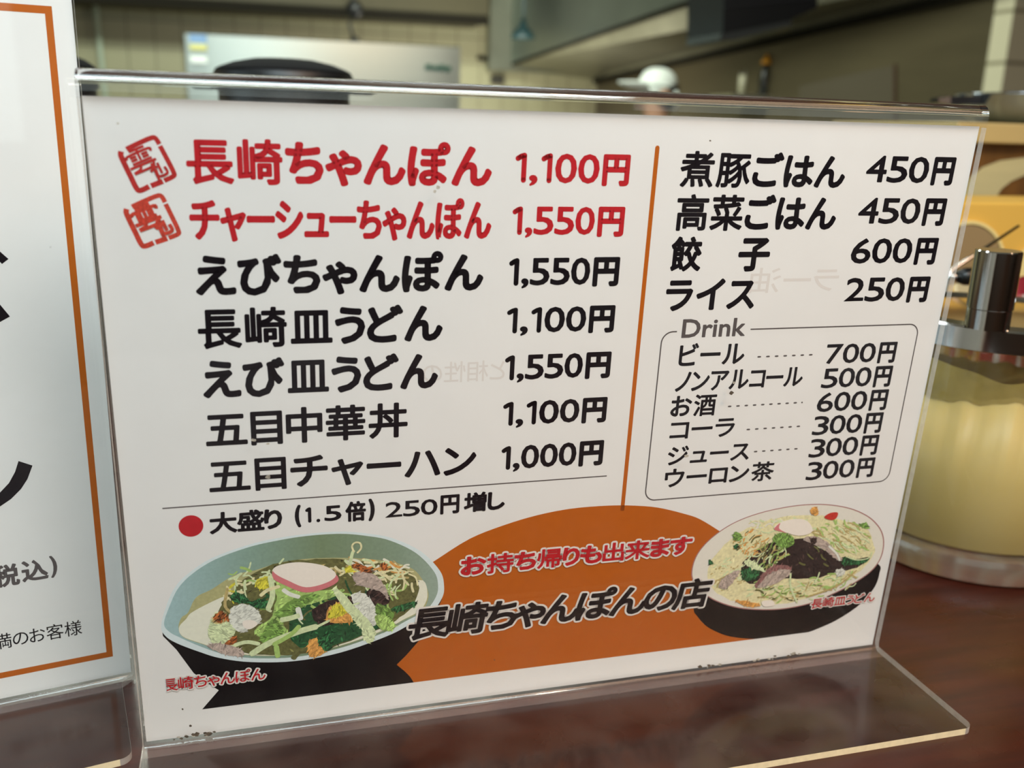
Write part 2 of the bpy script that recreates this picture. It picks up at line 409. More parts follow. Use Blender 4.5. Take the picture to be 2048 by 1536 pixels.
line('dish_name', '五目中華丼', (407.8, 835), (816.5, 817.5), (799, 803.7), (615.8, 886), **dict(KB, bold=.045, kan=.75, gap=.14))
line('dish_name', '五目チャーハン', (414.6, 930), (952.8, 911.2), (640.7, 908), (417, 990), **dict(KB, bold=.045, kan=.7, gap=.16))
def rstroke(pr, path, wd_, m):
    v = []; f = []; r = wd_/2
    for i in range(len(path)-1):
        t = Vector(path[i+1])-Vector(path[i]); t.normalize(); k = len(v)
        v += [(path[i][0]+t.y*r, path[i][1]-t.x*r), (path[i+1][0]+t.y*r, path[i+1][1]-t.x*r), (path[i+1][0]-t.y*r, path[i+1][1]+t.x*r), (path[i][0]-t.y*r, path[i][1]+t.x*r)]; f.append((k, k+1, k+2, k+3))
    for q in path:
        k = len(v); v += [(q[0]+r*cos(2*pi*j/16), q[1]+r*sin(2*pi*j/16)) for j in range(16)]; f.append(tuple(range(k, k+16)))
    pr.raw(v, f, m, 0 if pr.n else 1)
def digits(p, s, u0, u1, v0, v1, m, bold):
    wd_ = {'1': .35, ',': .27}; it = [(c, wd_.get(c, .70)) for c in s]; gp = [.035 + (.06 if '1' in (s[i], s[i+1]) or s[i+1] == ',' else 0) for i in range(len(s)-1)]
    k = (u1-u0)/(sum(w for _, w in it)+sum(gp)); h = v1-v0; u = u0
    for i, (c, w) in enumerate(it):
        if c == '1':
            sw = (.105+2*bold)*h; x = u+w*k-sw/2; rstroke(p, [(u+sw*.45, v1-.19*h), (u+w*k*.5, v1-.12*h), (x, v1-sw/2), (x, v0+sw/2)], sw, m)
        elif c == ',': text_uv(p, c, u, u+w*k, v0-.10*h, v0+.27*h, m, bold=bold*2.2, erode=.0)
        else: text_uv(p, c, u, u+w*k, v0+(.012*h if c in '14' else 0), v1+(.01*h if c in '14' else 0), m, bold=bold, erode=.008)
        u += (w+(gp[i] if i < len(gp) else 0))*k
def price(s, L, R, T, B, m=BLACK, bold=.037):
    p = Print(SP); u0 = SP.px(*L)[0]; u1 = SP.px(*R)[0]; v1 = SP.px(*T)[1]; v0 = SP.px(*B)[1]; h = v1-v0; w_ = u1-u0
    a, b = (.73, .757) if ',' in s else (.705, .748)
    digits(p, s, u0, u0+w_*a, v0, v1, m, bold)
    text_uv(p, '円', u0+w_*b, u1, v0-.075*h, v1+.012*h, m, bold=bold*1.5, erode=.01, kan=1)
    return p.build('price', sheet)
for a in [('1,100', (1031.4, 319.4), (1262.2, 310), (1179.5, 308.1), (1179.5, 367.4), RED), ('1,550', (1025.5, 424.8), (1251, 414.1), (1174.2, 413.6), (1174.2, 469.6), RED),
          ('1,550', (1018.8, 527.5), (1240.9, 514.2), (1165.4, 515), (1165.4, 569.4)), ('1,100', (1014.6, 626.3), (1231.5, 610.3), (1154.7, 612.4), (1154.7, 663.1)),
          ('1,550', (1010.6, 720.4), (1223.7, 702.8), (1151.2, 705.9), (1151.2, 755.1)), ('1,100', (1006.9, 813), (1215.7, 793), (1142.3, 797.7), (1142.3, 844.6)),
          ('1,000', (1003.6, 903.2), (1208.7, 879.8), (1140, 884.5), (1140, 930.9)),
          ('450', (1730.5, 355), (1914, 314), (1839.2, 313.5), (1832.4, 366.4)), ('450', (1715, 437), (1895.7, 396), (1823.3, 396.7), (1816.4, 448)),
          ('600', (1701.8, 508.8), (1878.6, 475.8), (1807.3, 476.4), (1801.6, 526.4)), ('250', (1687.6, 601.1), (1862, 553.2), (1791.3, 554.4), (1785.6, 602.3))]: price(*a)
for a in [('700', (1652.8, 702.7), (1796, 682.9), (1737, 685.8), (1732.3, 724.8)), ('500', (1642, 770), (1787, 731), (1728.7, 734), (1723.9, 773)),
          ('600', (1633, 814.7), (1778.6, 778.6), (1719, 781.7), (1714.2, 820.2)), ('300', (1623.9, 864), (1768, 824.3), (1710.6, 828), (1705.3, 866)),
          ('300', (1617.3, 907.5), (1759.5, 869.4), (1702.2, 873.3), (1696, 910.4)), ('300', (1611.3, 955.7), (1751.6, 914.7), (1695.7, 918.8), (1689.6, 955.2))]: price(*a, bold=.030)
KR = dict(bold=.050, erode=.012, gap=.15, kan=.64)
line('dish_name', '煮豚ごはん', (1356, 373.2), (1690, 352.7), (1394.3, 300.3), (1469.5, 377), **KR)
line('dish_name', '高菜ごはん', (1347.6, 458.7), (1672.4, 433.6), (1387.5, 386.9), (1445.6, 463.2), **KR)
p = Print(SP); text(p, '餃', (1337.4, 541.9), (1406.9, 483.7), (1360, 472.3), (1340, 544), BLACK, **dict(KR, kan=.8))
text(p, '子', (1476.8, 508.8), (1540, 507.7), (1512.9, 475.8), (1498, 543), BLACK, **dict(KR, kan=1)); p.build('dish_name', sheet)
line('dish_name', 'ライス', (1332, 586.3), (1507, 613.6), (1449, 556.7), (1351, 622.3), **dict(KR, bold=.05, gap=.2))
KD = dict(bold=.038, erode=.01, gap=.16, kan=.75)
line('heading', 'Drink', (1362.5, 673.3), (1492, 649.2), (1470.5, 635.7), (1366.3, 675.9), GREY, label='grey Drink heading', bold=.03, erode=.0)
line('drink_name', 'ビール', (1356, 730.5), (1488.8, 710), (1398, 686), (1361, 732.5), **KD)
line('drink_name', 'ノンアルコール', (1349.3, 782.5), (1605.8, 753.3), (1593.7, 733.8), (1352.4, 784.6), **dict(KD, gap=.12))
line('drink_name', 'お酒', (1340.4, 824.4), (1435, 790), (1407, 788), (1391.7, 833.3), **KD)
line('drink_name', 'コーラ', (1338.4, 876.5), (1470.5, 843.5), (1455, 836.6), (1341, 880.3), **KD)
line('drink_name', 'ジュース', (1333.8, 928.6), (1497, 915.9), (1480.6, 884), (1337, 931), **KD)
line('drink_name', 'ウーロン茶', (1329.5, 956.5), (1550, 928.6), (1541.6, 921.7), (1341, 976.8), **KD)
def dashes(a, b, n, last=False):
    p = Print(SP); A, Bq = SP.px(*a), SP.px(*b); pit = (Bq[0]-A[0])/(n-1+.55); v = (A[1]+Bq[1])/2
    for k in range(n):
        u = A[0]+k*pit; l = pit*(.25 if last and k == n-1 else .55); h = .33
        p.poly([(u+l*(.5+.5*cos(t)**3 if 0 else .5)+l/2*cos(t)*(abs(cos(t))**-.4 if abs(cos(t)) > .1 else 1)*.8, v+h*sin(t)) for t in [2*pi*i/12+.13 for i in range(12)]], GREY, k > 0)
    p.build('dash_leader', sheet)
dashes((1513.7, 713.5), (1626, 709.7), 7); dashes((1454.7, 812.5), (1610.7, 805), 10, True)
dashes((1492, 858.7), (1601, 852.9), 7); dashes((1506.8, 902.7), (1596, 898), 6)
# rounded frame around the drinks, open at the heading
u0 = (SP.px(1322, 681)[0]+SP.px(1292, 983)[0])/2; u1 = (SP.px(1835, 662)[0]+SP.px(1779, 951)[0])/2
v1 = (SP.px(1354, 662)[1]+SP.px(1501, 658.6)[1]+SP.px(1822.7, 649.6)[1])/3; v0 = (SP.px(1305, 997.7)[1]+SP.px(1763.6, 965.3)[1])/2
path = [(SP.px(1354, 662)[0], v1)]; rr = 4.2
def arc(cx, cy, a0, a1): return [(cx+rr*cos(radians(a0+(a1-a0)*k/8)), cy+rr*sin(radians(a0+(a1-a0)*k/8))) for k in range(9)]
path += arc(u0+rr, v1-rr, 90, 180)+arc(u0+rr, v0+rr, 180, 270)+arc(u1-rr, v0+rr, 270, 360)+arc(u1-rr, v1-rr, 0, 90)+[(SP.px(1501, 658.6)[0], v1)]
def stroke(pr, path, wd, m):
    v = []; n = len(path)
    for i, a in enumerate(path):
        t = Vector(path[min(i+1, n-1)])-Vector(path[max(i-1, 0)]); t.normalize(); v += [(a[0]-t.y*wd/2, a[1]+t.x*wd/2), (a[0]+t.y*wd/2, a[1]-t.x*wd/2)]
    pr.raw(v, [(2*i+1, 2*i+3, 2*i+2, 2*i) for i in range(n-1)], m)
p = Print(SP); stroke(p, path, .48, GREY); p.build('drink_frame', sheet, 'thin grey rounded frame around the drinks')
p = Print(SP); a, b = SP.px(325, 1020), SP.px(1213.8, 949); vv = (a[1]+b[1])/2; p.poly([(a[0], vv-.22), (b[0], vv-.22), (b[0], vv+.22), (a[0], vv+.22)], GREY); p.build('rule_line', sheet)
a, b = SP.px(1316, 291), SP.px(1244.5, 1012); ud = (a[0]+b[0])/2; p = Print(SP)
p.poly([(ud-.78, b[1]-2), (ud+.78, b[1]-2)]+[(ud+.78*cos(t*pi/8), a[1]-.78+.78*sin(t*pi/8)) for t in range(9)], ORANGE); p.build('divider_line', sheet, 'vertical orange divider')
a = SP.px(382, 1052); p = Print(SP); ra = (SP.px(407, 1051)[0]-SP.px(357.5, 1053)[0])/2; rb = (SP.px(382, 1030.5)[1]-SP.px(382, 1073.5)[1])/2
p.poly([(a[0]+ra*cos(t*pi/24), a[1]+rb*sin(t*pi/24)) for t in range(48)], RED); p.build('bullet_dot', sheet, 'round red bullet')
p = Print(SP); KN = dict(bold=.058, erode=.012, kan=.76)
text(p, '大盛り', (419, 1065), (563.8, 1019), (512, 1018), (422.5, 1069.5), BLACK, gap=.08, **KN)
text(p, '(', (589.5, 1033.3), (602, 1033), (600, 1009.4), (600, 1054.4), BLACK, **KN)
a_, b_, c_, e_ = SP.px(611, 1030), SP.px(683, 1024), SP.px(665, 1011), SP.px(660, 1042)
hh = c_[1]-e_[1]; du = b_[0]-a_[0]; digits(p, '1', a_[0], a_[0]+du*.16, e_[1], c_[1], BLACK, .045); digits(p, '5', a_[0]+du*.52, b_[0], e_[1], c_[1], BLACK, .045)
p.raw([(a_[0]+du*.35+hh*.11*cos(t*pi/8), e_[1]+hh*.1+hh*.11*sin(t*pi/8)) for t in range(16)], [tuple(range(16))], BLACK)
text(p, '倍', (690, 1023), (732.5, 1018), (718, 1001), (699, 1044), BLACK, **KN)
text(p, ')', (737, 1020), (749.5, 1019.2), (742.4, 997), (740, 1042), BLACK, **KN)
a_, b_ = SP.px(770.6, 1031.5), SP.px(875, 1012.2); digits(p, '250', a_[0], b_[0], SP.px(860, 1029)[1], SP.px(860, 998)[1], BLACK, .03)
text(p, '円', (879.6, 1028), (920, 989.3), (900.6, 988.6), (884, 1029), BLACK, **KN)
text(p, '増し', (927, 1015.7), (1009.6, 1001.6), (946.4, 984), (943, 1024.5), BLACK, gap=.14, **KN)
p.build('note_text', sheet, 'black line about large portions beside the red bullet')
# faint mirrored print showing through from the back
p = Print(SP, .01)
text(p, 'ラー油', (1500, 560), (1677, 560), (1640, 534), (1640, 584), GHOST, mirror=True, bold=.01); p.build('show_through_text', sheet, 'faint mirrored writing showing through')
p = Print(SP, .01)
text(p, 'と相性の', (845, 745), (1010, 735), (930, 722), (930, 764), GHOST, mirror=True, bold=.01)
p.build('show_through_text', sheet, 'faint mirrored writing showing through')
# seal stamps: tilted frames with the two seal characters
def seal(corner, m, dens):
    TL, TR, BR, BL = [Vector(SP.px(*c)) for c in corner]; p = Print(SP)
    P = lambda s, t: tuple((TL*(1-s)+TR*s)*(1-t)+(BL*(1-s)+BR*s)*t)
    fr = lambda pts, wd: stroke(p, crom([P(*c) for c in pts], 5, False), wd, m)
    fr([(.20, .02), (.5, .005), (.85, .0), (.97, .04), (.995, .2)], 1.35)
    fr([(.99, .24), (1., .55), (1., .9), (.95, .985), (.7, 1.)], 1.35)
    fr([(.66, 1.0), (.35, .995)], 1.5)
    fr([(.30, .99), (.08, 1.), (.005, .93), (.0, .6), (.0, .3), (.01, .1), (.06, .02)], 1.5)
    S = lambda a, wd=.72: stroke(p, crom([P(*c) for c in a], 4, False), wd*dens, m)
    for a in [[(.22, .10), (.62, .10)], [(.10, .26), (.14, .19), (.70, .18), (.72, .26)], [(.41, .10), (.41, .36)], [(.18, .25), (.34, .25)], [(.18, .32), (.34, .32)], [(.48, .25), (.64, .25)],
              [(.48, .32), (.64, .32)], [(.18, .40), (.68, .40)], [(.08, .47), (.76, .47)], [(.34, .48), (.30, .56), (.12, .60)], [(.12, .61), (.60, .60), (.58, .53)], [(.60, .60), (.70, .66)],
              [(.68, .50), (.62, .62), (.50, .70)], [(.60, .62), (.60, .98)], [(.74, .56), (.74, .82)], [(.64, .68), (.64, .86), (.86, .86), (.86, .70)], [(.60, .70), (.62, .9)]]: S(a)
    return p
seal([(237, 303), (311, 272), (351, 352), (276, 383)], STAMP, 1.0).build('seal_stamp', sheet, 'crisp red seal beside the top dish')
seal([(248, 418), (323, 388), (360, 468), (285, 494)], STAMP2, 1.45).build('seal_stamp', sheet, 'blurred red seal beside the second dish')
# ---- orange shop panel
p = Print(SP, .02)
arcp = [(862, 1126), (871, 1120.5), (939, 1077.7), (1007.6, 1050.4), (1076, 1030), (1144, 1017), (1212.7, 1011.3), (1264, 1011), (1315, 1015), (1366.5, 1027), (1400, 1038.4), (1442, 1064)]
low = [SP.px(1505, 1278.8), SP.px(827.5, 1364.3)]; vl = (low[0][1]+low[1][1])/2
uv = crom([SP.px(*c) for c in arcp], 4, False)+[(SP.px(1470, 1180)[0], SP.px(1470, 1180)[1]), (low[0][0]+2, vl), (low[1][0], vl)]+crom([SP.px(*c) for c in [(827.5, 1364.3), (811, 1345), (793.4, 1329.4)]], 4, False)[1:]+[SP.px(816.8, 1304.4), SP.px(834, 1285), SP.px(860, 1250)]
p.poly(uv, ORANGE); p.build('orange_panel', sheet, 'orange dome shaped panel')
VLOW = vl
# ---- printed photographs of the two dishes
def food(n, r, g, b, nz=.14): return mat(n, ink(r, g, b), .5, noise=nz, scale=900, spec=.3)
BOWLK = mat('printed_bowl_black', (.005, .004, .005, 1), .5, spec=.1); RIMW = food('printed_rim', 196, 196, 184, .03); PLATEW = food('printed_plate', 205, 190, 168, .02)
CEL1 = food('printed_celadon_blue', 138, 152, 142, .06); CEL2 = food('printed_celadon_green', 112, 122, 92, .06); CEL3 = food('printed_celadon_grey', 135, 145, 122, .06)
nt = CEL1.node_tree; tc = nt.nodes.new('ShaderNodeTexCoord'); sp = nt.nodes.new('ShaderNodeSeparateXYZ'); cr = nt.nodes.new('ShaderNodeValToRGB'); mr = nt.nodes.new('ShaderNodeMapRange')
mr.inputs[1].default_value = .008; mr.inputs[2].default_value = .118; nt.links.new(tc.outputs['Object'], sp.inputs[0]); nt.links.new(sp.outputs[0], mr.inputs[0]); nt.links.new(mr.outputs[0], cr.inputs[0])
for i, (p_, c_) in enumerate(((.05, (146, 162, 152)), (.28, (122, 138, 118)), (.5, (108, 118, 84)), (.75, (120, 130, 104)), (1., (150, 156, 138)))):
    e = cr.color_ramp.elements[i] if i < 2 else cr.color_ramp.elements.new(p_)
    e.position = p_; e.color = ink(*c_)
mxn = [n for n in nt.nodes if n.type == 'MIX'][0]; nt.links.new(cr.outputs[0], mxn.inputs[6])
BROTH = food('printed_broth', 208, 196, 168, .03); BROTH2 = food('printed_broth_edge', 160, 148, 98, .1)
CREAM = food('printed_noodle', 206, 188, 138); PALE = food('printed_sprout', 190, 190, 140); YEL = food('printed_yellow', 190, 172, 52); LG = food('printed_cabbage', 150, 168, 88)
MG = food('printed_green', 104, 128, 58); DG = food('printed_dark_green', 34, 70, 38, .3); DK = food('printed_mushroom', 44, 30, 26, .35); OL = food('printed_olive', 92, 86, 46, .3)
WH = food('printed_squid', 206, 196, 174, .08); PK = food('printed_pink', 190, 104, 100, .05); KAMA = food('printed_fishcake', 216, 196, 174, .02); OR = food('printed_orange', 196, 134, 66); BR = food('printed_brown', 134, 72, 34, .3)
MEAT = food('printed_pork', 164, 140, 122, .15); MEAT2 = food('printed_ham', 128, 84, 76, .1); TAN = food('printed_tan', 168, 142, 88, .2); TOM = food('printed_tomato', 176, 46, 34)
for n_, c_, fs in (('noodle', (206, 188, 138), (1.08, .85)), ('sprout', (190, 190, 140), (1.1, .84)), ('yellow', (190, 172, 52), (1.12, .8)), ('cabbage', (150, 168, 88), (1.2, .8)), ('green', (104, 128, 58), (1.3, .72)),
                   ('dark_green', (34, 70, 38), (1.6, .6)), ('mushroom', (44, 30, 26), (1.7, .5)), ('olive', (92, 86, 46), (1.5, 1.25, .6, .4)), ('squid', (206, 196, 174), (.9, .82)), ('orange', (196, 134, 66), (1.15, .85)),
                   ('brown', (134, 72, 34), (1.4, .5)), ('pork', (164, 140, 122), (1.12, .85)), ('ham', (128, 84, 76), (1.2, .8)), ('tan', (168, 142, 88), (1.15, .8))):
    JAG['printed_'+n_] = [food('printed_%s_tone%d' % (n_, i), *[min(235, q*f_) for q in c_]) for i, f_ in enumerate(fs)]
d = Print(SP, .03, .0004); d.jag = .28
sil = [(323, 1252), (326, 1272), (353, 1299.4), (387.4, 1346), (415, 1366), (437.6, 1380.3), (404.8, 1424.5)]
uvs = [SP.px(*c) for c in sil]; uvs[-1] = (uvs[-1][0], VLOW)
uvs += [(SP.px(827.5, 1364.3)[0], VLOW)]+[SP.px(*c) for c in [(820, 1353), (809, 1342), (793.4, 1329.4), (812, 1311), (840, 1279), (862, 1246), (884, 1198), (870, 1170), (600, 1180), (400, 1200)]]
d.poly(uvs, BOWLK)
RIM = [(322.5, 1252), (334, 1208), (351, 1173), (378.3, 1145.7), (424, 1116), (492, 1091), (545, 1078), (610, 1068), (681, 1063), (735, 1067), (783.8, 1076), (840.7, 1102), (879.5, 1141), (888, 1171), (884, 1196), (862, 1225), (818, 1250), (772, 1273), (681, 1305), (590, 1322), (501, 1324), (440, 1316), (400, 1304), (355, 1287), (331, 1272)]
d.pxpoly(RIM, RIMW)
INN = [(328, 1246), (340, 1210), (356, 1177), (384, 1148), (430, 1119), (495, 1095), (550, 1082), (612, 1072), (681, 1067.5), (735, 1072), (780, 1081), (832, 1106), (868, 1143), (876, 1170), (872, 1193), (852, 1220), (810, 1243), (768, 1265), (680, 1296), (590, 1314), (503, 1316), (444, 1307), (404, 1294), (362, 1276), (338, 1263)]
d.pxpoly(INN, CEL1)
SOUP = [(357, 1255), (363, 1235), (376, 1225), (392, 1195), (424, 1178), (469, 1150), (512, 1140), (560, 1125), (620, 1117), (704, 1116), (772, 1122), (818, 1134), (840, 1152), (857, 1187), (845, 1220), (805, 1241), (765, 1262), (680, 1292), (590, 1309), (503, 1311), (444, 1301), (404, 1288), (366, 1274)]
d.pxpoly(SOUP, BROTH2)
d.pxpoly([(358, 1255), (372, 1238), (388, 1222), (451, 1192), (470, 1200), (520, 1210), (640, 1230), (760, 1210), (838, 1160), (855, 1188), (842, 1219), (805, 1240), (765, 1261), (680, 1291), (590, 1308), (503, 1310), (444, 1300), (404, 1287), (366, 1273)], BROTH)
rnd = random.Random(3)
def tuft(pr, cx, cy, rx, ry, n, cols, L=(14, 34), w=(3, 6), ang=None):
    for _ in range(n):
        a = rnd.uniform(0, 2*pi); r_ = sqrt(rnd.random()); x = cx+rx*r_*cos(a); y = cy+ry*r_*sin(a); l = rnd.uniform(*L); t = rnd.uniform(0, pi) if ang is None else rnd.gauss(ang, .4)
        k = rnd.uniform(-.5, .5)*l*.5; dx, dy = cos(t)*l/2, sin(t)*l/2
        pr.strand([(x-dx, y-dy), (x-dy*.0+k*sin(t), y-k*cos(t)), (x+dx, y+dy)], rnd.uniform(*w), rnd.choice(cols), 4)
# heap of vegetables
d.pxpoly([(455, 1190), (500, 1150), (560, 1125), (650, 1118), (720, 1122), (800, 1135), (835, 1160), (832, 1200), (800, 1235), (740, 1266), (640, 1302), (560, 1310), (490, 1306), (450, 1290), (430, 1250), (440, 1215)], OL)
d.pxpoly([(600, 1200), (690, 1190), (760, 1200), (780, 1240), (700, 1280), (620, 1300), (580, 1270)], DG)
tuft(d, 520, 1150, 60, 18, 26, [CREAM, PALE, LG], ang=-.25); tuft(d, 740, 1140, 85, 22, 60, [CREAM, CREAM, OR, PALE, BROTH, TAN], ang=.2)
tuft(d, 470, 1180, 30, 20, 14, [CREAM, PALE, YEL]); tuft(d, 640, 1200, 150, 40, 50, [LG, MG, PALE, DG, OL]); tuft(d, 800, 1170, 30, 30, 16, [CREAM, PALE, LG])
d.pxpoly([(470, 1183), (490, 1192), (500, 1205), (470, 1205), (460, 1196)], DG); d.pxpoly([(500, 1205), (525, 1198), (540, 1212), (512, 1216)], DG)
d.pxpoly([(512, 1163), (525, 1155), (540, 1152), (545, 1170), (530, 1178), (515, 1175)], YEL)
d.pxpoly([(625, 1220), (680, 1195), (740, 1190), (760, 1210), (690, 1240), (640, 1250)], DK); d.pxpoly([(735, 1180), (760, 1175), (778, 1190), (776, 1208), (752, 1205), (738, 1195)], DK)
d.pxpoly([(706, 1150), (722, 1142), (750, 1150), (770, 1172), (778, 1200), (762, 1184), (735, 1176), (712, 1166)], MEAT)
d.pxpoly([(705, 1128), (722, 1128), (742, 1138), (740, 1146), (718, 1140), (704, 1134)], BR); d.pxpoly([(760, 1128), (772, 1127), (775, 1138), (765, 1140)], BR)
d.pxpoly([(690, 1136), (700, 1132), (706, 1142), (694, 1146)], YEL); d.pxpoly([(615, 1136), (650, 1132), (650, 1145), (618, 1146)], TAN)
d.pxpoly([(555, 1165), (600, 1160), (640, 1180), (690, 1178), (650, 1200), (590, 1215), (545, 1238), (552, 1200)], LG); d.pxpoly([(540, 1238), (575, 1205), (605, 1190), (640, 1192), (590, 1222), (560, 1250)], MG)
d.pxpoly([(651, 1240), (660, 1214), (690, 1202), (712, 1220), (700, 1244), (670, 1245)], OR); d.pxpoly([(655, 1236), (664, 1214), (690, 1203), (704, 1218), (680, 1232)], YEL)
d.pxpoly([(702, 1190), (730, 1188), (752, 1215), (755, 1245), (735, 1250), (715, 1225)], WH); d.pxpoly([(665, 1182), (680, 1180), (726, 1230), (752, 1262), (742, 1272), (722, 1258), (700, 1230)], PALE)
d.pxpoly([(725, 1262), (742, 1255), (748, 1278), (732, 1284)], PALE)
d.pxpoly([(752, 1210), (758, 1208), (786, 1220), (784, 1240), (765, 1238), (750, 1222)], MG); d.pxpoly([(750, 1232), (766, 1230), (790, 1250), (780, 1262), (756, 1254)], LG); d.pxpoly([(786, 1215), (832, 1203), (828, 1214), (806, 1222), (790, 1224)], DG)
d.pxpoly([(538, 1238), (552, 1232), (575, 1262), (560, 1276), (524, 1272), (508, 1262)], LG); d.pxpoly([(520, 1280), (545, 1238), (565, 1256), (560, 1278)], MG)
for pts, wd, m in [([(450, 1298), (490, 1284), (520, 1288)], 9, PALE), ([(500, 1310), (540, 1285), (600, 1262), (636, 1252)], 14, PALE), ([(545, 1290), (580, 1270), (600, 1250)], 10, LG), ([(556, 1315), (552, 1290)], 11, LG),
                   ([(625, 1296), (600, 1302), (585, 1318)], 12, OL), ([(540, 1150), (545, 1190), (535, 1220)], 11, PALE), ([(520, 1192), (535, 1180), (560, 1172)], 8, CREAM), ([(565, 1178), (580, 1188), (600, 1194)], 9, WH),
                   ([(595, 1214), (602, 1240)], 11, WH), ([(560, 1240), (580, 1236), (600, 1230)], 12, PALE), ([(455, 1175), (450, 1210), (462, 1225)], 6, TAN), ([(620, 1260), (660, 1240)], 6, PALE), ([(688, 1215), (720, 1205)], 4, PALE)]: d.strand(pts, wd, m)
d.pxpoly([(462, 1218), (480, 1208), (505, 1212), (522, 1230), (518, 1246), (500, 1252), (490, 1264), (468, 1258), (458, 1240)], WH); d.pxpoly([(486, 1242), (505, 1240), (515, 1248), (500, 1258), (488, 1254)], KAMA)
d.pxpoly([(418, 1252), (426, 1232), (446, 1222), (460, 1246), (470, 1262), (462, 1282), (448, 1294), (428, 1290), (418, 1272)], PALE); d.pxpoly([(424, 1240), (436, 1226), (450, 1224), (456, 1238), (446, 1246), (432, 1246)], TAN)
d.pxpoly([(427, 1234), (440, 1222), (454, 1230), (458, 1244), (448, 1238), (440, 1246)], BR); d.pxpoly([(448, 1290), (466, 1272), (474, 1280), (458, 1292)], BR); d.pxpoly([(414, 1292), (440, 1286), (484, 1298), (484, 1312), (450, 1308)], MEAT)
d.pxpoly([(618, 1282), (640, 1278), (652, 1300), (640, 1311), (620, 1312)], OR); d.pxpoly([(634, 1276), (650, 1264), (664, 1276), (662, 1298), (648, 1300)], DG)
d.pxpoly([(545, 1142), (560, 1132), (600, 1128), (648, 1134), (675, 1152), (672, 1166), (640, 1180), (606, 1184), (570, 1170), (548, 1158)], PK)
d.pxpoly([(546, 1138), (562, 1129), (600, 1124), (648, 1131), (672, 1148), (655, 1164), (612, 1174), (575, 1160), (552, 1148)], KAMA)
d.strand([(700, 1128), (704, 1108), (708, 1100)], 7, PALE)
d.strand([(708, 1104), (704, 1092), (710, 1085), (720, 1086), (722, 1096), (714, 1106)], 4, CREAM)
d.strand([(558, 1128), (568, 1116)], 4, PALE)
d.build('dish_photo', sheet, 'printed photo of noodle soup in a black bowl with celadon inside')
# ---- plate of fried noodles
d = Print(SP, .03, .0004); d.jag = .28
def z7(x, y): return (1370+x/4.9537, 990+y/4.9537)
Z = lambda *a: [z7(*c) for c in a]
blk = Z((85, 1130), (120, 1200), (200, 1290), (300, 1350), (420, 1395), (560, 1418), (690, 1425), (780, 1415), (1000, 1395), (1150, 1380), (1300, 1330), (1500, 1240), (1700, 1110), (1820, 990), (1890, 890), (1925, 780), (1920, 690), (1700, 640), (800, 800), (100, 900))
uv = crom([SP.px(*c) for c in blk], 4); uv = [(a, max(b, VLOW)) for a, b in uv]
d.poly(uv, BOWLK)
PL = Z((62, 760), (100, 620), (190, 490), (340, 360), (520, 255), (740, 175), (980, 120), (1200, 92), (1420, 92), (1640, 130), (1810, 205), (1915, 300), (1965, 400), (1970, 520), (1930, 650), (1830, 770), (1650, 890), (1450, 990), (1230, 1080), (980, 1130), (760, 1140), (520, 1120), (300, 1050), (150, 950), (80, 860))
d.pxpoly(PL, food('printed_plate_line', 150, 100, 90, .03)); d.pxpoly([(1569+(x-1569)*.988, 1115+(y-1115)*.982) for x, y in PL], PLATEW)
d.pxpoly(Z((235, 720), (330, 560), (500, 400), (700, 290), (950, 220), (1300, 200), (1600, 260), (1800, 330), (1860, 470), (1870, 590), (1700, 780), (1500, 900), (1250, 1010), (950, 1080), (700, 1090), (400, 1020), (250, 900)), CREAM)
d.pxpoly(Z((560, 700), (700, 560), (900, 460), (1250, 440), (1500, 560), (1560, 640), (1830, 620), (1700, 720), (1450, 780), (1250, 830), (900, 830), (640, 880)), DK)
def zt(cx, cy, rx, ry, n, cols, ang=None, L=(10, 26), w_=(2.2, 4.5)): a = z7(cx, cy); tuft(d, a[0], a[1], rx/4.95, ry/4.95, n, cols, L, w_, ang)
zt(430, 760, 180, 160, 60, [CREAM, TAN, PALE, CREAM], -.5); zt(650, 480, 160, 140, 60, [TAN, OR, CREAM, PALE, OL], -.8); zt(1000, 300, 350, 70, 50, [CREAM, PALE, PLATEW], -.2); zt(1550, 420, 280, 170, 110, [PALE, CREAM, LG, TAN], .6)
zt(1000, 950, 450, 90, 90, [PALE, TAN, LG, CREAM, OL], -.2); zt(850, 600, 150, 130, 55, [OL, LG, MG, TAN, PALE], -.9); zt(1500, 860, 250, 80, 30, [PALE, LG, TAN], -.4); zt(1330, 640, 190, 110, 20, [DK, DK, OL], .5, (8, 22), (3, 5))
d.pxpoly(Z((880, 330), (940, 270), (1080, 235), (1200, 250), (1260, 330), (1230, 380), (1120, 400), (1000, 370)), KAMA); d.pxpoly(Z((880, 335), (940, 275), (930, 330), (1000, 372), (950, 360)), PK)
d.pxpoly(Z((870, 420), (950, 370), (1070, 420), (1060, 500), (950, 520), (890, 470)), MG); d.pxpoly(Z((1380, 210), (1440, 175), (1510, 172), (1500, 220), (1460, 245), (1400, 235)), TOM)
d.pxpoly(Z((1235, 140), (1300, 120), (1320, 190), (1260, 195)), OR); d.pxpoly(Z((475, 380), (520, 365), (560, 400), (530, 450), (480, 440)), MG); d.pxpoly(Z((480, 500), (520, 480), (520, 530), (490, 530)), DG); d.pxpoly(Z((1720, 290), (1790, 270), (1820, 320), (1780, 330)), MG)
d.pxpoly(Z((230, 640), (270, 650), (265, 685), (235, 680)), DG); d.pxpoly(Z((560, 740), (640, 720), (740, 750), (700, 830), (600, 850), (560, 790)), DG)
d.pxpoly(Z((1560, 610), (1700, 640), (1820, 620), (1790, 660), (1650, 690), (1560, 690)), DG)
d.pxpoly(Z((690, 900), (780, 760), (900, 690), (1030, 700), (1030, 770), (880, 860), (760, 900)), MEAT2); d.pxpoly(Z((710, 915), (800, 810), (920, 740), (1030, 740), (1020, 800), (880, 880), (780, 910)), MEAT)
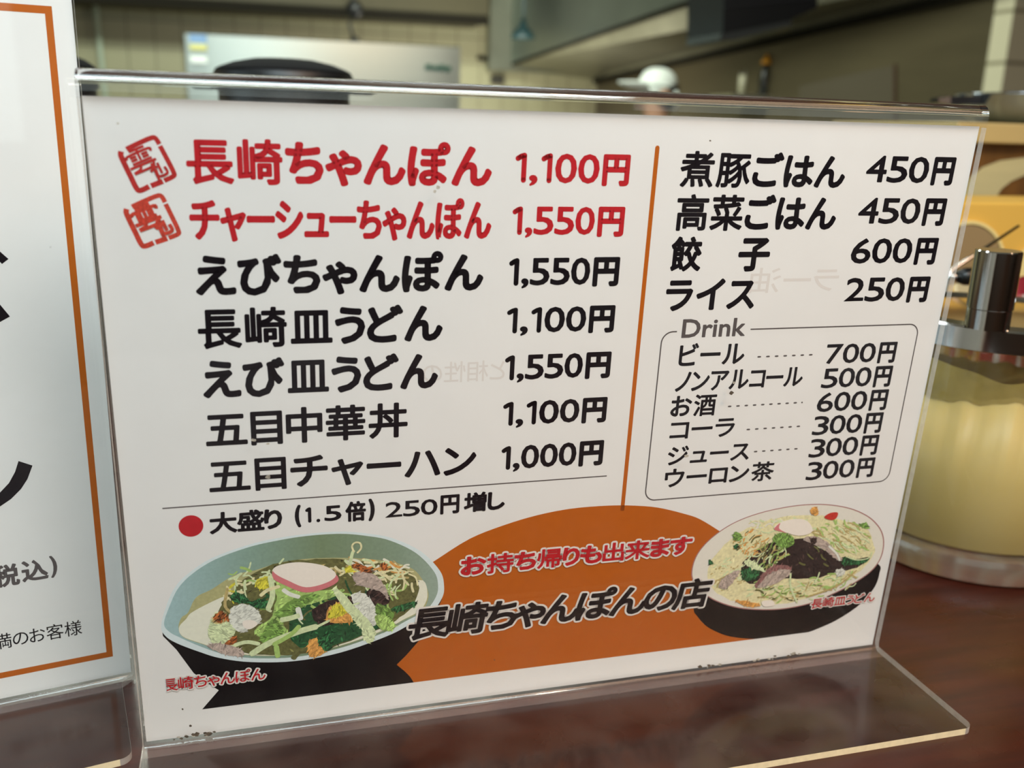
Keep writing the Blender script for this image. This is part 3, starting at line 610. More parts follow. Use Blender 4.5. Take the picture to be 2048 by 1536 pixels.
d.pxpoly(Z((1170, 440), (1260, 400), (1370, 440), (1480, 540), (1550, 640), (1500, 640), (1420, 570), (1300, 500)), MEAT); d.pxpoly(Z((590, 660), (640, 640), (740, 700), (800, 760), (740, 750), (650, 720)), PALE)
d.pxpoly(Z((330, 900), (400, 800), (540, 740), (480, 850), (400, 930)), MEAT); d.pxpoly(Z((490, 1040), (600, 1050), (740, 1085), (700, 1105), (560, 1085)), OR); d.pxpoly(Z((1490, 740), (1560, 730), (1580, 780), (1510, 800)), WH); d.pxpoly(Z((760, 1050), (860, 1040), (880, 1090), (780, 1100)), KAMA)
d.strand(Z((1045, 770), (1040, 880), (1070, 980), (1110, 1065)), 5, PALE); d.strand(Z((1330, 760), (1310, 820), (1280, 860)), 4, PALE); d.strand(Z((1420, 500), (1500, 580), (1530, 650)), 5, WH); d.strand(Z((1600, 610), (1700, 640), (1820, 620), (1850, 560)), 3, PALE)
d.strand(Z((1200, 1010), (1500, 900), (1700, 740)), 5, TAN); d.pxpoly(Z((1240, 430), (1300, 430), (1290, 480), (1250, 480)), DK)
d.build('dish_photo', sheet, 'printed photo of fried noodles with vegetables on a white plate')
KO = dict(bold=.045, erode=.0, gap=.08, kan=.6)
line('slogan_text', 'お持ち帰りも出来ます', (920.3, 1148.4), (1385.3, 1076.6), (1372, 1070.3), (925, 1153), RED, off=.27, label='red takeaway slogan outlined in white', halo=(.085, WHITEI), **KO)
line('shop_text', '長崎ちゃんぽんの店', (816, 1256), (1426, 1161), (1390.6, 1154.7), (831, 1280), BLACK, off=.27, label='black shop line outlined in white', halo=(.055, WHITEI), bold=.036, erode=.0, gap=-.02, kan=.9, shear=.12)
line('caption', '長崎ちゃんぽん', (323, 1370), (531, 1342.7), (516, 1334.3), (335, 1382), RED, off=.27, label='red caption under the soup bowl, cut off at its left', halo=(.1, WHITEI), bold=.012, gap=.05, kan=1, clip=SP.px(332.5, 1368)[0])
line('caption', '長崎皿うどん', (1620.3, 1214), (1748, 1198), (1740.4, 1183.8), (1623.3, 1217), RED, off=.27, label='red caption under the noodle plate', halo=(.1, WHITEI), bold=.012, gap=.05, kan=1)
# ---- dried splashes stuck on the front wall of the stand
p = Print(SP, 3.08, .004); GR = mat('dried_splash', (.40, .36, .30, 1), .5, noise=.4, scale=900); GD = mat('dark_grime', (.09, .065, .045, 1), .7, noise=.5, scale=700)
rg = random.Random(11)
def fleck(x, y, r, m, e=1.0):
    pts = [(x+r*e*cos(2*pi*k/9)*rg.uniform(.6, 1.1), y+r*sin(2*pi*k/9)*rg.uniform(.5, 1.1)) for k in range(9)]; p.pxpoly(pts, m, n=3)
for x, y, r, m in [(238, 245, 2.5, GR), (1412, 280, 2.2, GD), (507, 873, 4, GR), (535, 880, 3, GR), (536, 946, 5, GR), (1460, 760, 3, GR), (1455, 780, 4, GD), (1366, 905, 4, GR), (872, 372, 4, GR), (866, 380, 3, GR), (382, 1440, 2.5, GD), (366, 1407, 2, GD), (105, 490, 1, GD), (985, 1310, 1.4, GD), (626, 1384, 1.4, WHITEI)]: fleck(x, y, r, m, 1.2)
for k in range(46):
    x = rg.choice([rg.gauss(1415, 16), rg.gauss(1520, 18), rg.gauss(1580, 8), rg.gauss(400, 22), rg.uniform(330, 460)]); yb = 1474-(x-318)*.1333
    fleck(x, yb-rg.uniform(2, 9), rg.uniform(1, 3.2), GD if rg.random() < .7 else GR, 1.6)
o = p.build('dried_splash', stand, 'specks of dried food and grime'); o['kind'] = 'stuff'
# ------------------------------------------------------------------ room shell
def struct(o): o['kind'] = 'structure'; return o
WOODC = bpy.data.materials.new('red_lacquered_counter'); WOODC.use_nodes = True
nt = WOODC.node_tree; b = nt.nodes['Principled BSDF']; N = nt.nodes.new; Lk = nt.links.new
tc = N('ShaderNodeTexCoord'); mp = N('ShaderNodeMapping'); mp.inputs['Scale'].default_value = (1.2, 14, 1); mp.inputs['Rotation'].default_value = (0, 0, .12); Lk(tc.outputs['Object'], mp.inputs[0])
nz = N('ShaderNodeTexNoise'); nz.inputs['Scale'].default_value = 9; nz.inputs['Detail'].default_value = 7; nz.inputs['Roughness'].default_value = .65; Lk(mp.outputs[0], nz.inputs['Vector'])
cr = N('ShaderNodeValToRGB'); cr.color_ramp.elements[0].position = .3; cr.color_ramp.elements[0].color = (.026, .0036, .0020, 1); cr.color_ramp.elements[1].position = .72; cr.color_ramp.elements[1].color = (.060, .010, .0045, 1); Lk(nz.outputs[0], cr.inputs[0])
Lk(cr.outputs[0], b.inputs['Base Color'])
n2 = N('ShaderNodeTexNoise'); n2.inputs['Scale'].default_value = 26; n2.inputs['Detail'].default_value = 5; Lk(tc.outputs['Object'], n2.inputs['Vector'])
mr = N('ShaderNodeMapRange'); mr.inputs[1].default_value = .35; mr.inputs[2].default_value = .7; mr.inputs[3].default_value = .22; mr.inputs[4].default_value = .5; Lk(n2.outputs[0], mr.inputs[0]); Lk(mr.outputs[0], b.inputs['Roughness'])
b.inputs['Coat Weight'].default_value = .15; b.inputs['Coat Roughness'].default_value = .2
ctr = thing('counter', 'dark red lacquered counter carrying the menu stands and the jar', 'counter', (400, 160, -1080))
o = MB().box(-900, 1700, -380, 700, -45, 0, 0, 4).build('counter_top', [WOODC], ctr); smooth_by_angle(o)
WALLM = mat('dark_counter_front', rgb(70, 45, 36), .6)
o = MB().box(-900, 1700, -300, 620, -1080, -45).build('counter_body', [WALLM], ctr)
YB, XR = 5850., 2300.
py_ = atX(1977, 100, XR).y
TILE = tiles('beige_wall_tiles', rgb(172, 168, 136), rgb(108, 102, 80), .15, .15)
PILT = tiles('pale_pillar_tiles', rgb(222, 214, 184), rgb(150, 142, 116), .30, .15)
PAN = mat('olive_steel_lining', rgb(92, 83, 62), .42, .35, noise=.10, scale=6, stretch=(1, .5, 3))
struct(MB().box(-2400, XR+100, YB, YB+80, -1080, 2200).build('wall_back', [TILE]))
struct(MB().box(XR, XR+80, py_, YB, -1080, 2200).build('wall_right', [PAN]))
struct(MB().box(-2480, -2400, -2200, YB+80, -1080, 2200).build('wall_left', [mat('cream_plaster', rgb(150, 136, 110), .8)]))
py_ = atX(1977, 100, XR).y
struct(MB().box(XR, 3200, py_-80, py_, -1080, 2200).build('wall_pillar', [PILT]))
DINE = mat('dark_dining_wall', rgb(92, 66, 48), .7)
struct(MB().box(-2480, 3280, -2280, -2200, -1080, 2200).build('wall_front', [DINE]))
struct(MB().box(3200, 3280, -2200, py_, -1080, 2200).build('wall_dining_right', [DINE]))
struct(MB().box(-2480, 3280, -2280, YB+80, -1160, -1080).build('floor', [tiles('floor_tiles', rgb(62, 50, 44), rgb(36, 32, 30), .2, .2, (0, 1), .5)]))
struct(MB().box(-2480, 3280, -2280, YB+80, 2200, 2260).build('ceiling', [mat('kitchen_ceiling', rgb(190, 186, 170), .8)]))
# entrance windows behind the viewer: daylight comes in here
DAY = bpy.data.materials.new('daylight_pane'); DAY.use_nodes = True; nt = DAY.node_tree; nt.nodes.clear()
em = nt.nodes.new('ShaderNodeEmission'); em.inputs[0].default_value = (.86, 1.0, .96, 1); em.inputs[1].default_value = 1.0; ot = nt.nodes.new('ShaderNodeOutputMaterial'); nt.links.new(em.outputs[0], ot.inputs[0])
for i, (xa, xb) in enumerate(((-1900, 350), (1050, 2400))):
    wn = struct(MB().box(xa-60, xb+60, -2200, -2170, 40, 100).box(xa-60, xb+60, -2200, -2170, 1500, 1560).box(xa-60, xa, -2200, -2170, 100, 1500).box(xb, xb+60, -2200, -2170, 100, 1500).build('window_%d' % (i+1), [mat('window_frame', rgb(60, 54, 48), .5)]))
    MB().add([(xa, -2185, 100), (xa, -2185, 1500), (xb, -2185, 1500), (xb, -2185, 100)], [(0, 1, 2, 3)]).build('window_pane', [DAY], wn)
wn = struct(MB().box(-2400, -2370, -960, 860, 120, 170).box(-2400, -2370, -960, 860, 1300, 1350).box(-2400, -2370, -960, -900, 170, 1300).box(-2400, -2370, 800, 860, 170, 1300).build('window_3', [mat('window_frame', rgb(60, 54, 48), .5)]))
DAY2 = DAY.copy(); DAY2.node_tree.nodes['Emission'].inputs[0].default_value = (.72, .95, 1.0, 1); DAY2.node_tree.nodes['Emission'].inputs[1].default_value = 2.2
MB().add([(-2385, -900, 170), (-2385, 800, 170), (-2385, 800, 1300), (-2385, -900, 1300)], [(0, 1, 2, 3)]).build('window_pane', [DAY2], wn)
# ---- kitchen far away
STEELB = mat('pale_steel', (.60, .66, .60, 1), .30, 1.0, noise=.04, scale=20, stretch=(.1, .1, 8))
HOODM = mat('hood_steel', (.34, .33, .25, 1), .40, .75, noise=.12, scale=5)
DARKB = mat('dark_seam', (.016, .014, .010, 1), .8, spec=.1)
hood = thing('exhaust_hood', 'long olive steel exhaust hood running along the right kitchen wall', 'exhaust hood', (1500, 3600, 480))
def strip(name, A, m, parent, thick=18, label=None, nrm=None):
    A = [Vector(a) for a in A]; n = nrm or (A[1]-A[0]).cross(A[-1]-A[0]).normalized(); k = len(A)
    v = A+[a+n*thick for a in A]; f = [tuple(range(k))[::-1], tuple(range(k, 2*k))]+[(i, (i+1) % k, (i+1) % k+k, i+k) for i in range(k)]
    o = link_mesh(name, v, f, m, parent); 
    bm = bmesh.new(); bm.from_mesh(o.data); bmesh.ops.recalc_face_normals(bm, faces=bm.faces[:]); bm.to_mesh(o.data); bm.free()
    if label: o['label'] = label
    return o
e0 = atX(1186, 161, XR-14); e1 = atX(1860, 0, XR-14); e1 = e0.lerp(e1, 1.25)
i0 = atY(1016, 136, e0.y-60); i1 = atY(1413, 0, 3600); i1 = i0.lerp(i1, 1.3)
strip('hood_soffit', [i0, e0, e1, i1], [HOODM], hood, 20, nrm=Vector((0, 0, 1)))
strip('hood_lip', [e0+Vector((0, 0, -26)), e1+Vector((0, 0, -26)), e1, e0], [DARKB], hood, 14, 'dark lip along the hood edge', nrm=Vector((-1, 0, 0)))
up = Vector((0, 0, 1))
strip('hood_side_panel', [i0+up*22, i1+up*22, i1+up*640, i0+up*640], [mat('teal_steel', (.27, .31, .28, 1), .32, .85, noise=.12, scale=3)], hood, 16)
strip('hood_seam', [i0+up*4, i1+up*4, i1+up*20, i0+up*20], [DARKB], hood, 8, nrm=Vector((-1, -.6, 0)).normalized())
b0 = atY(976, 140, YB-80)
o = MB().box(b0.x, i0.x+500, YB-110, YB-6, b0.z, b0.z+1100).build('hood_back_panel', [mat('grey_green_steel', (.22, .23, .18, 1), .4, .7, noise=.1, scale=4)], hood)
# dark duct along the back wall
DY = YB-420; d0 = atY(205, -4, DY); d1 = atY(976, 46, DY)
duct = thing('ceiling_duct', 'dark olive duct box crossing above the beige tiles', 'duct', ((d0.x+d1.x)/2, DY+100, d1.z))
zb = (d0.z+d1.z)/2
MB().box(d0.x-900, d1.x, DY, YB-4, zb, zb+600).build('duct_casing', [mat('duct_paint', rgb(76, 70, 48), .6, noise=.1, scale=4)], duct)
MB().box(d0.x-900, d1.x, DY-10, DY, zb-20, zb+30).build('duct_edge', [DARKB], duct, )
# stainless refrigerator
fl = atY(366, 64, 3500)
Yr = next(Y for Y in range(3300, 4400, 4) if atY(922, 107, Y).z <= fl.z) if atY(922, 107, 3300).z > fl.z else 3500
fr = atY(922, 107, Yr); dirx = Vector((fr.x-fl.x, fr.y-fl.y, 0)); wd = dirx.length; dirx.normalize(); diry = Vector((-dirx.y, dirx.x, 0))
fz = fl.z
fridge = thing('refrigerator', 'tall stainless steel refrigerator with a small sticker at its upper left', 'refrigerator', (fl+dirx*wd/2)*1)
fridge.location.z = -1.08
def obox(a0, a1, c0, c1, z0, z1, name, m, parent, label=None):
    P = lambda a, c, z: Vector((fl.x, fl.y, 0))+dirx*a+diry*c+Vector((0, 0, z))
    v = [P(a, c, z) for a in (a0, a1) for c in (c0, c1) for z in (z0, z1)]
    o = link_mesh(name, v, [(0, 1, 3, 2), (4, 6, 7, 5), (0, 4, 5, 1), (2, 3, 7, 6), (0, 2, 6, 4), (1, 5, 7, 3)], m, parent)
    if label: o['label'] = label
    return o
cab = obox(0, wd, 20, 640, -1080, fz, 'cabinet', [mat('fridge_side', rgb(60, 58, 46), .5)], fridge)
dz = [fz-2, fz-330, -1000]
ob = MB(); v = []; f = []; nn = 24
for i in range(nn+1):
    t = i/nn; P = Vector((fl.x, fl.y, 0))+dirx*(6+(wd-12)*t)-diry*(14+9*sin(pi*t)**.8)
    v += [P+Vector((0, 0, fz-6)), P+Vector((0, 0, -1040)), P+diry*30+Vector((0, 0, -1040)), P+diry*30+Vector((0, 0, fz-6))]
for i in range(nn):
    for j in range(4): f.append((4*i+j, 4*i+4+j, 4*i+4+(j+1) % 4, 4*i+(j+1) % 4))
ob = ob.add(v, f+[(3, 2, 1, 0), (4*nn, 4*nn+1, 4*nn+2, 4*nn+3)]).build('door_panel', [STEELB], fridge, True); smooth_by_angle(ob, 30)
obox(wd-60, wd-30, -52, -22, -460, 40, 'door_handle', [CHROME], ob)
k = wd/556.
st_ = obox(12*k, 44*k, -44, -18, fz-34*k, fz-5*k, 'sticker', [mat('sticker_blue', rgb(120, 150, 190), .5)], fridge, 'small blue and yellow sticker')
obox(12*k, 44*k, -46, -44.5, fz-34*k, fz-22*k, 'sticker_band', [mat('sticker_yellow', rgb(205, 200, 130), .5)], st_)
obox(12*k, 42*k, -44, -18, fz-58*k, fz-44*k, 'paper_note', [mat('note_white', rgb(228, 232, 230), .5)], fridge)
for j in range(4): obox((478+j*14)*k, (488+j*14)*k, -44, -18, fz-(50+j*.5)*k, fz-(40+(j % 2)*2)*k, 'badge_letter', [mat('badge_green', rgb(24, 72, 58), .4)], fridge)
# pale pipe on the back wall, hanging clips and cord
a, b = atY(191, 14, YB-30), atY(206, 150, YB-30)
o = MB().tube([a+(a-b)*.5, a, b, b+(b-a)*4], 16, 14).build('wall_pipe', [mat('pale_pipe', rgb(186, 200, 180), .4)], None, True); rebase(o, b); tag(o, 'thin pale green pipe running up the left of the tiled wall', 'pipe')
a = atY(709, 20, 5100); o_ = thing('hanging_fan', 'black round fan head hanging under the dark duct above the refrigerator', 'fan', a)
bm = MB(); bm.lathe(a, [(0.1, -20), (30, -18), (46, -8), (50, 8), (40, 24), (18, 34), (.1, 36)], 24, 0, Vector((-.5, -1, -.1)).normalized()); bm.build('fan_head', [BLACKP], o_, True)
MB().tube([a+Vector((0, 60, 0)), a+Vector((0, 70, 70)), a+Vector((0, 120, 190))], 12, 8).build('fan_bracket', [BLACKP], o_, True)
pts = [atY(700, 40, 5090), atY(699, 52, 5095), atY(703, 62, 5085), atY(706, 74, 5080)]
MB().tube(pts, 8, 8).build('cord', [BLACKP], o_, True)
c_ = atY(709, 80, 5080); MB().lathe(c_, [(.1, -24), (20, -20), (28, 0), (20, 16), (.1, 20)], 16).build('plug', [BLACKP], o_, True)
a = atY(1046, 62, 5000); o_ = thing('hanging_lamp', 'blurred dark teal lamp hanging in front of the hood', 'lamp', a)
tl = mat('dark_teal_enamel', rgb(30, 58, 62), .4)
MB().lathe(a, [(.1, 60), (16, 58), (20, 30), (56, -8), (70, -40), (60, -38), (.1, 20)], 24).build('lamp_shade', [tl], o_, True)
MB().tube([a+up*58, a+up*700], 7, 8).build('lamp_cord', [tl], o_, True)
a = atY(955, 115, YB-20); b = atY(1004, 127, YB-20); o = MB().tube([a, b], 13, 8).build('wall_cable', [DARKB]); rebase(o, a); tag(o, 'dark cable on the tiles right of the refrigerator', 'cable')
a = atY(990, 132, YB-40)
o = MB().box(a.x-20, a.x+60, YB-60, YB, a.z-110, a.z-60, 0, 6).build('switch_box', [mat('dark_box', rgb(46, 42, 34), .5)]); rebase(o, (a.x, YB-30, a.z-40)); tag(o, 'small dark switch box on the wall below the hood corner', 'switch box')
# black ventilator box below the hood
A = atY(1450, 70, 1900); Bx = atY(1640, 70, 1900)
vb = thing('ventilator_box', 'black box shaped ventilator hanging below the hood at the upper right', 'ventilator', ((A.x+Bx.x)/2, 2000, A.z))
def quadbox(name, pts, Y0, dep, m, parent):
    v = [atY(x, y, Y0) for x, y in pts]; k = len(v); v += [q+Vector((0, dep, 0)) for q in v]
    return link_mesh(name, v, [tuple(range(k))[::-1], tuple(range(k, 2*k))]+[(i, (i+1) % k, (i+1) % k+k, i+k) for i in range(k)], m, parent)
quadbox('housing', [(1449, -60), (1446, 66), (1580, 40), (1634, 16), (1640, -60)], 1900, 200, [mat('ventilator_black', rgb(20, 24, 28), .35)], vb)
quadbox('lower_grille', [(1442, 66), (1441, 80), (1470, 80), (1586, 50), (1580, 40)], 1905, 190, [mat('ventilator_grey', rgb(60, 66, 66), .4)], vb)
for k in range(5): quadbox('louver', [(1452, 10-k*13), (1452, 15-k*13), (1626, -2-k*13), (1626, -7-k*13)], 1894, 6, [mat('louver_black', rgb(34, 38, 44), .4)], vb)
# shelf things along the right wall
sy = 3650; zsh = atY(1520, 184, sy).z-15
sh = MB().box(atY(1452, 185, sy).x, XR, sy-60, sy+160, zsh-22, zsh).build('steel_shelf', [STEEL]); rebase(sh, (XR-200, sy, zsh-22)); tag(sh, 'narrow steel shelf on the right kitchen wall just above the menu edge', 'shelf')
def bottle(px, ytop, ycap, wpx, Y, body, cap, label):
    c = atY(px, 184, Y); t = atY(px, ytop, Y); q = atY(px, ycap, Y); r = wpx/F*(Y+310)/2*1.02
    root = thing('sauce_bottle', label, 'bottle', (c.x, Y, zsh)); h = q.z-zsh
    MB().lathe((c.x, Y, zsh), [(.1, 0), (r*.9, 0), (r, 8), (r, h*.62), (r*.6, h*.82), (r*.42, h), (.1, h)], 24).build('bottle_body', [body], root, True)
    MB().lathe((c.x, Y, q.z), [(r*.95, 0), (r*.9, 10), (r*.3, (t.z-q.z)*.7), (r*.2, t.z-q.z), (.1, t.z-q.z)], 24).build('bottle_cap', [cap], root, True)
DKG = mat('dark_bottle', rgb(28, 28, 24), .3)
bottle(1527, 108, 128, 24, sy, DKG, mat('orange_cap', rgb(214, 146, 26), .4), 'dark sauce bottle with a pointed orange cap')
bottle(1577, 124, 138, 20, sy, mat('brown_bottle', rgb(36, 30, 22), .3), mat('brown_cap', rgb(52, 42, 30), .5), 'slim all dark bottle right of the orange capped one')
c = atY(1483, 184, sy); t = atY(1483, 150, sy); rt = thing('utensil_holder', 'pale slim steel holder left of the orange capped bottle', 'utensil holder', (c.x, sy, zsh))
MB().lathe((c.x, sy, zsh), [(.1, 0), (17, 0), (17, t.z-zsh), (14, t.z-zsh), (14, 6), (.1, 6)], 20).build('cup', [mat('pale_plastic', rgb(170, 164, 140), .4)], rt, True)
for k in (-7, 6): MB().tube([(c.x+k, sy, zsh+10), (c.x+k*2, sy, t.z+18+k)], 3.2, 8).build('utensil', [STEEL], rt, True)
Yc = 3100; c = atY(1712, 205, Yc); t = atY(1712, 176, Yc)
cp = thing('white_cup', 'white tapered plastic tub behind the top edge of the menu, right side', 'tub', (c.x, Yc, c.z-70)); hh = t.z-c.z+70
MB().lathe((c.x, Yc, c.z-70), [(.1, 0), (26, 0), (32, hh-6), (34, hh-6), (34, hh), (30, hh), (24, 5), (.1, 5)], 32).build('tub_body', [mat('tub_white', rgb(206, 212, 200), .4)], cp, True)
sx0 = c.x-90
sl = MB().box(sx0, XR, Yc-90, Yc+90, c.z-92, c.z-70).build('steel_shelf', [STEEL]); rebase(sl, (XR-100, Yc, c.z-92)); tag(sl, 'steel wall shelf under the white tub', 'shelf')
A = [atX(x, y, XR-4) for x, y in ((1600, 172), (1788, 131), (1788, 260), (1600, 260))]
o = strip('wall_backsplash', A, [mat('grey_backsplash', rgb(96, 88, 74), .35, .3)], None, 3, nrm=Vector((-1, 0, 0))); rebase(o, A[0]); tag(o, 'lower grey steel splash panel with a slanted top on the right wall', 'splash panel')
A = [atX(x, y, XR-2) for x, y in ((1789, 128), (1793, 128), (1793, 260), (1789, 260))]
o = strip('wall_seam', A, [mat('rusty_seam', rgb(70, 46, 30), .6)], None, 4, nrm=Vector((-1, 0, 0))); rebase(o, A[0]); tag(o, 'thin rusty strip at the end of the splash panel', 'strip')
# ------------------------------------------------------------------ cook in a white cap
Yp = 3750; hc = atY(1313, 170, Yp); S_ = 1.0
SKIN = mat('skin', rgb(196, 150, 124), .5); CAPM = mat('white_cotton', rgb(228, 232, 226), .8, noise=.04, scale=30); HAIR = mat('dark_hair', (.02, .012, .010, 1), .6)
man = thing('person', 'cook in a white cap seen from the side, looking left behind the menu', 'person', (hc.x, hc.y, -1080))
def skin(name, nodes, edges, m, parent, lv=2, root=0):
    me = bpy.data.meshes.new(name); me.from_pydata([Vector(n[0])*MM for n in nodes], edges, []); me.materials.append(m)
    o = bpy.data.objects.new(name, me); COL.objects.link(o); attach(o, parent)
    md = o.modifiers.new('skin', 'SKIN'); md.use_smooth_shade = True
    for i, n in enumerate(nodes):
        r = n[1] if isinstance(n[1], tuple) else (n[1], n[1]); me.skin_vertices[0].data[i].radius = (r[0]*MM, r[1]*MM); me.skin_vertices[0].data[i].use_root = (i == root)
    sd = o.modifiers.new('sub', 'SUBSURF'); sd.levels = lv; sd.render_levels = lv
    return o
X0, Y0 = hc.x, hc.y; zt_ = hc.z+70; HT = zt_+1080; g = lambda f: -1080+HT*f
bn = [((X0+20, Y0, g(.53)), 115), ((X0+18, Y0, g(.63)), (118, 105)), ((X0+20, Y0, g(.74)), (125, 110)), ((X0+18, Y0, g(.82)), (75, 70)), ((X0+8, Y0, g(.865)), 50), ((X0, Y0, g(.91)), (72, 78)), ((X0, Y0, g(.965)), (76, 82))]
be = [(0, 1), (1, 2), (2, 3), (3, 4), (4, 5), (5, 6)]
for s in (-1, 1):
    k = len(bn); bn += [((X0+20, Y0+s*90, g(.50)), 85), ((X0+5, Y0+s*95, g(.285)), 58), ((X0+25, Y0+s*95, g(.05)), 40), ((X0-60, Y0+s*100, g(.018)), (34, 26)), ((X0-120, Y0+s*104, g(.014)), (30, 20))]
    be += [(0, k), (k, k+1), (k+1, k+2), (k+2, k+3), (k+3, k+4)]
    k = len(bn); bn += [((X0+20, Y0+s*165, g(.80)), 52), ((X0+30, Y0+s*200, g(.63)), 42), ((X0-110, Y0+s*170, g(.56)), 32), ((X0-190, Y0+s*150, g(.555)), (32, 18)), ((X0-215, Y0+s*148, g(.555)), (34, 15))]
    be += [(2, k), (k, k+1), (k+1, k+2), (k+2, k+3), (k+3, k+4)]
    for j, (oy, ln) in enumerate(((-27, 62), (-9, 74), (10, 70), (27, 54))):
        q = len(bn); bn += [((X0-240, Y0+s*148+oy, g(.555)), 9), ((X0-240-ln*.5, Y0+s*148+oy, g(.553)), 8.5), ((X0-240-ln*.9, Y0+s*148+oy, g(.540)), 7.5)]; be += [(k+4, q), (q, q+1), (q+1, q+2)]
    q = len(bn); bn += [((X0-205, Y0+s*148-s*38, g(.55)), 10), ((X0-235, Y0+s*148-s*56, g(.547)), 8.5)]; be += [(k+3, q), (q, q+1)]
skin('body', bn, be, SKIN, man)
jn = [((X0+20, Y0, g(.47)), 140), ((X0+18, Y0, g(.60)), (140, 125)), ((X0+20, Y0, g(.72)), (145, 128)), ((X0+18, Y0, g(.82)), (92, 84))]; je = [(0, 1), (1, 2), (2, 3)]
for s in (-1, 1): k = len(jn); jn += [((X0+20, Y0+s*170, g(.80)), 66), ((X0+30, Y0+s*203, g(.63)), 56), ((X0-60, Y0+s*182, g(.585)), 50)]; je += [(2, k), (k, k+1), (k+1, k+2)]
skin('chef_jacket', jn, je, CAPM, man)
# face details, hair and cap
fx = X0-70
MB().lathe((X0-86, Y0, hc.z-62), [(.1, -16), (12, -8), (10, 8), (5, 26), (.1, 30)], 14).build('nose', [SKIN], man, True)
for s in (-1, 1):
    e = MB().lathe((X0-72, Y0+s*32, hc.z-36), [(.1, -9), (8, -5), (10, 0), (8, 5), (.1, 9)], 12, 0, Vector((-1, 0, 0))); e.build('eye', [DARKB], man, True)
    er = MB().lathe((X0+8, Y0+s*82, hc.z-48), [(.1, -3), (20, -5), (28, 0), (26, 6), (12, 4), (.1, 2)], 16, 0, Vector((.2, s, 0)).normalized()); er.build('ear', [SKIN], man, True)
MB().tube([(X0-80, Y0-22, hc.z-96), (X0-86, Y0, hc.z-95), (X0-80, Y0+22, hc.z-96)], 5, 8).build('mouth', [mat('lips', rgb(150, 84, 76), .5)], man, True)
hr = MB()
hr.lathe((X0+22, Y0, hc.z-30), [(.1, 70), (60, 56), (82, 20), (80, -20), (68, -56), (50, -74), (.1, -78)], 28); hr.build('hair', [HAIR], man, True)
cp = MB(); cv = []
prof = [(.1, 74), (30, 71), (56, 58), (74, 34), (83, 6), (86, -18), (87, -28), (80, -28)]
n = 32; v = []; f = []
for r, z in prof:
    for k in range(n): a = 2*pi*k/n; v.append((X0+4+r*1.08*cos(a), Y0+r*.95*sin(a), hc.z+z-(.10*r*(-cos(a)) if z < 40 else 0)-6*(cos(a) < -.2)*(z < 10)))
for i in range(len(prof)-1):
    for k in range(n): f.append((i*n+k, i*n+(k+1) % n, (i+1)*n+(k+1) % n, (i+1)*n+k))
cp.add(v, f); cap_ = cp.build('cap', [CAPM], man, True)
v = []; f = []
for i in range(9):
    a = pi-.95+1.9*i/8
    for r, dz_ in ((84, -14), (120, -12), (178 - 26*abs(i-4)/4, 14), (178-26*abs(i-4)/4, 7), (120, -20), (84, -24)): v.append((X0+4+r*1.05*cos(a), Y0+r*.8*sin(a), hc.z+dz_-4))
for i in range(8):
    for k in range(6): f.append((6*i+k, 6*i+(k+1) % 6, 6*i+6+(k+1) % 6, 6*i+6+k))
f += [(0, 1, 2, 3, 4, 5), tuple(48+k for k in range(6))[::-1]]
MB().add(v, f).build('cap_brim', [CAPM], cap_, True)
band = [(X0+4+92*cos(a)*1.0, Y0+84*sin(a), hc.z-8-10*cos(a)) for a in [2*pi*k/28 for k in range(29)]]
MB().tube(band, 4, 6).build('cap_band', [mat('cap_grey_band', rgb(190, 198, 192), .8)], cap_, True)  # band slightly greyer than the cap
st_ = [(X0+60, Y0-78, hc.z-30), (X0+84, Y0-56, hc.z-62), (X0+78, Y0-40, hc.z-110)]
MB().tube(st_, 9, 8).build('cap_strap', [CAPM], cap_, True)
# ------------------------------------------------------------------ left sign
yaw = radians(10.5); SL = Plane((-8.6, 47.5, 3), yaw, radians(.6)); LW, LH = 214., 292.
org = SL.o - SL.ax*LW; SL2 = Plane(org, yaw, radians(.6))
ls = thing('sign_stand', 'tall clear acrylic stand at the left edge holding the orange bordered notice', 'sign stand', (org+SL.ax*LW/2)*1); ls.location.z = 0
make_stand(ls, SL2, LW, LH, 56, trimr=4.5, parts=('base_plate', 'front_panel', 'top_fold', 'back_panel'))
lsh = thing('notice_sheet', 'white notice with an orange border and big black lettering in the left stand', 'notice', SL2.pt(LW/2, 0, 0))
mb = MB(); q = [SL2.pt(u, v, o_) for o_ in (0, -.3) for u, v in ((1.0, -1.0), (LW-.6, -1.0), (LW-.6, LH), (1.0, LH))]
mb.add(q, [(0, 1, 2, 3), (7, 6, 5, 4), (0, 4, 5, 1), (1, 5, 6, 2), (2, 6, 7, 3), (3, 7, 4, 0)]); mb.build('paper', [PAPER], lsh)
P2 = SL2.px
ur = (P2(97, 14)[0]+P2(231, 1310)[0])/2; ui = (P2(84, 30)[0]+P2(218, 1305)[0])/2
vt = (P2(97, 14)[1]+P2(0, 3)[1])/2; vti = (P2(82, 28)[1]+P2(0, 20)[1])/2; vb_ = (P2(231, 1312)[1]+P2(0, 1357)[1])/2; vbi = (P2(217, 1303)[1]+P2(0, 1346)[1])/2
ul = LW-ur; uli = LW-ui
p = Print(SL2); O = [(ul, vb_), (ur, vb_), (ur, vt), (ul, vt)]; I = [(uli, vbi), (ui, vbi), (ui, vti), (uli, vti)]
p.raw(O+I, [(0, 1, 5, 4), (1, 2, 6, 5), (2, 3, 7, 6), (3, 0, 4, 7)], ORANGE); p.build('border', lsh, 'orange border line')
p = Print(SL2); BIG = [(37, 922), (65, 931), (55, 958), (42, 978), (22, 998), (0, 1013), (-40, 1028), (-80, 1024), (-60, 990), (-30, 996), (0, 985), (18, 966), (30, 944)]
p.pxpoly(BIG, BLACK, False); p.build('big_lettering', lsh, 'end of a big black brush stroke')
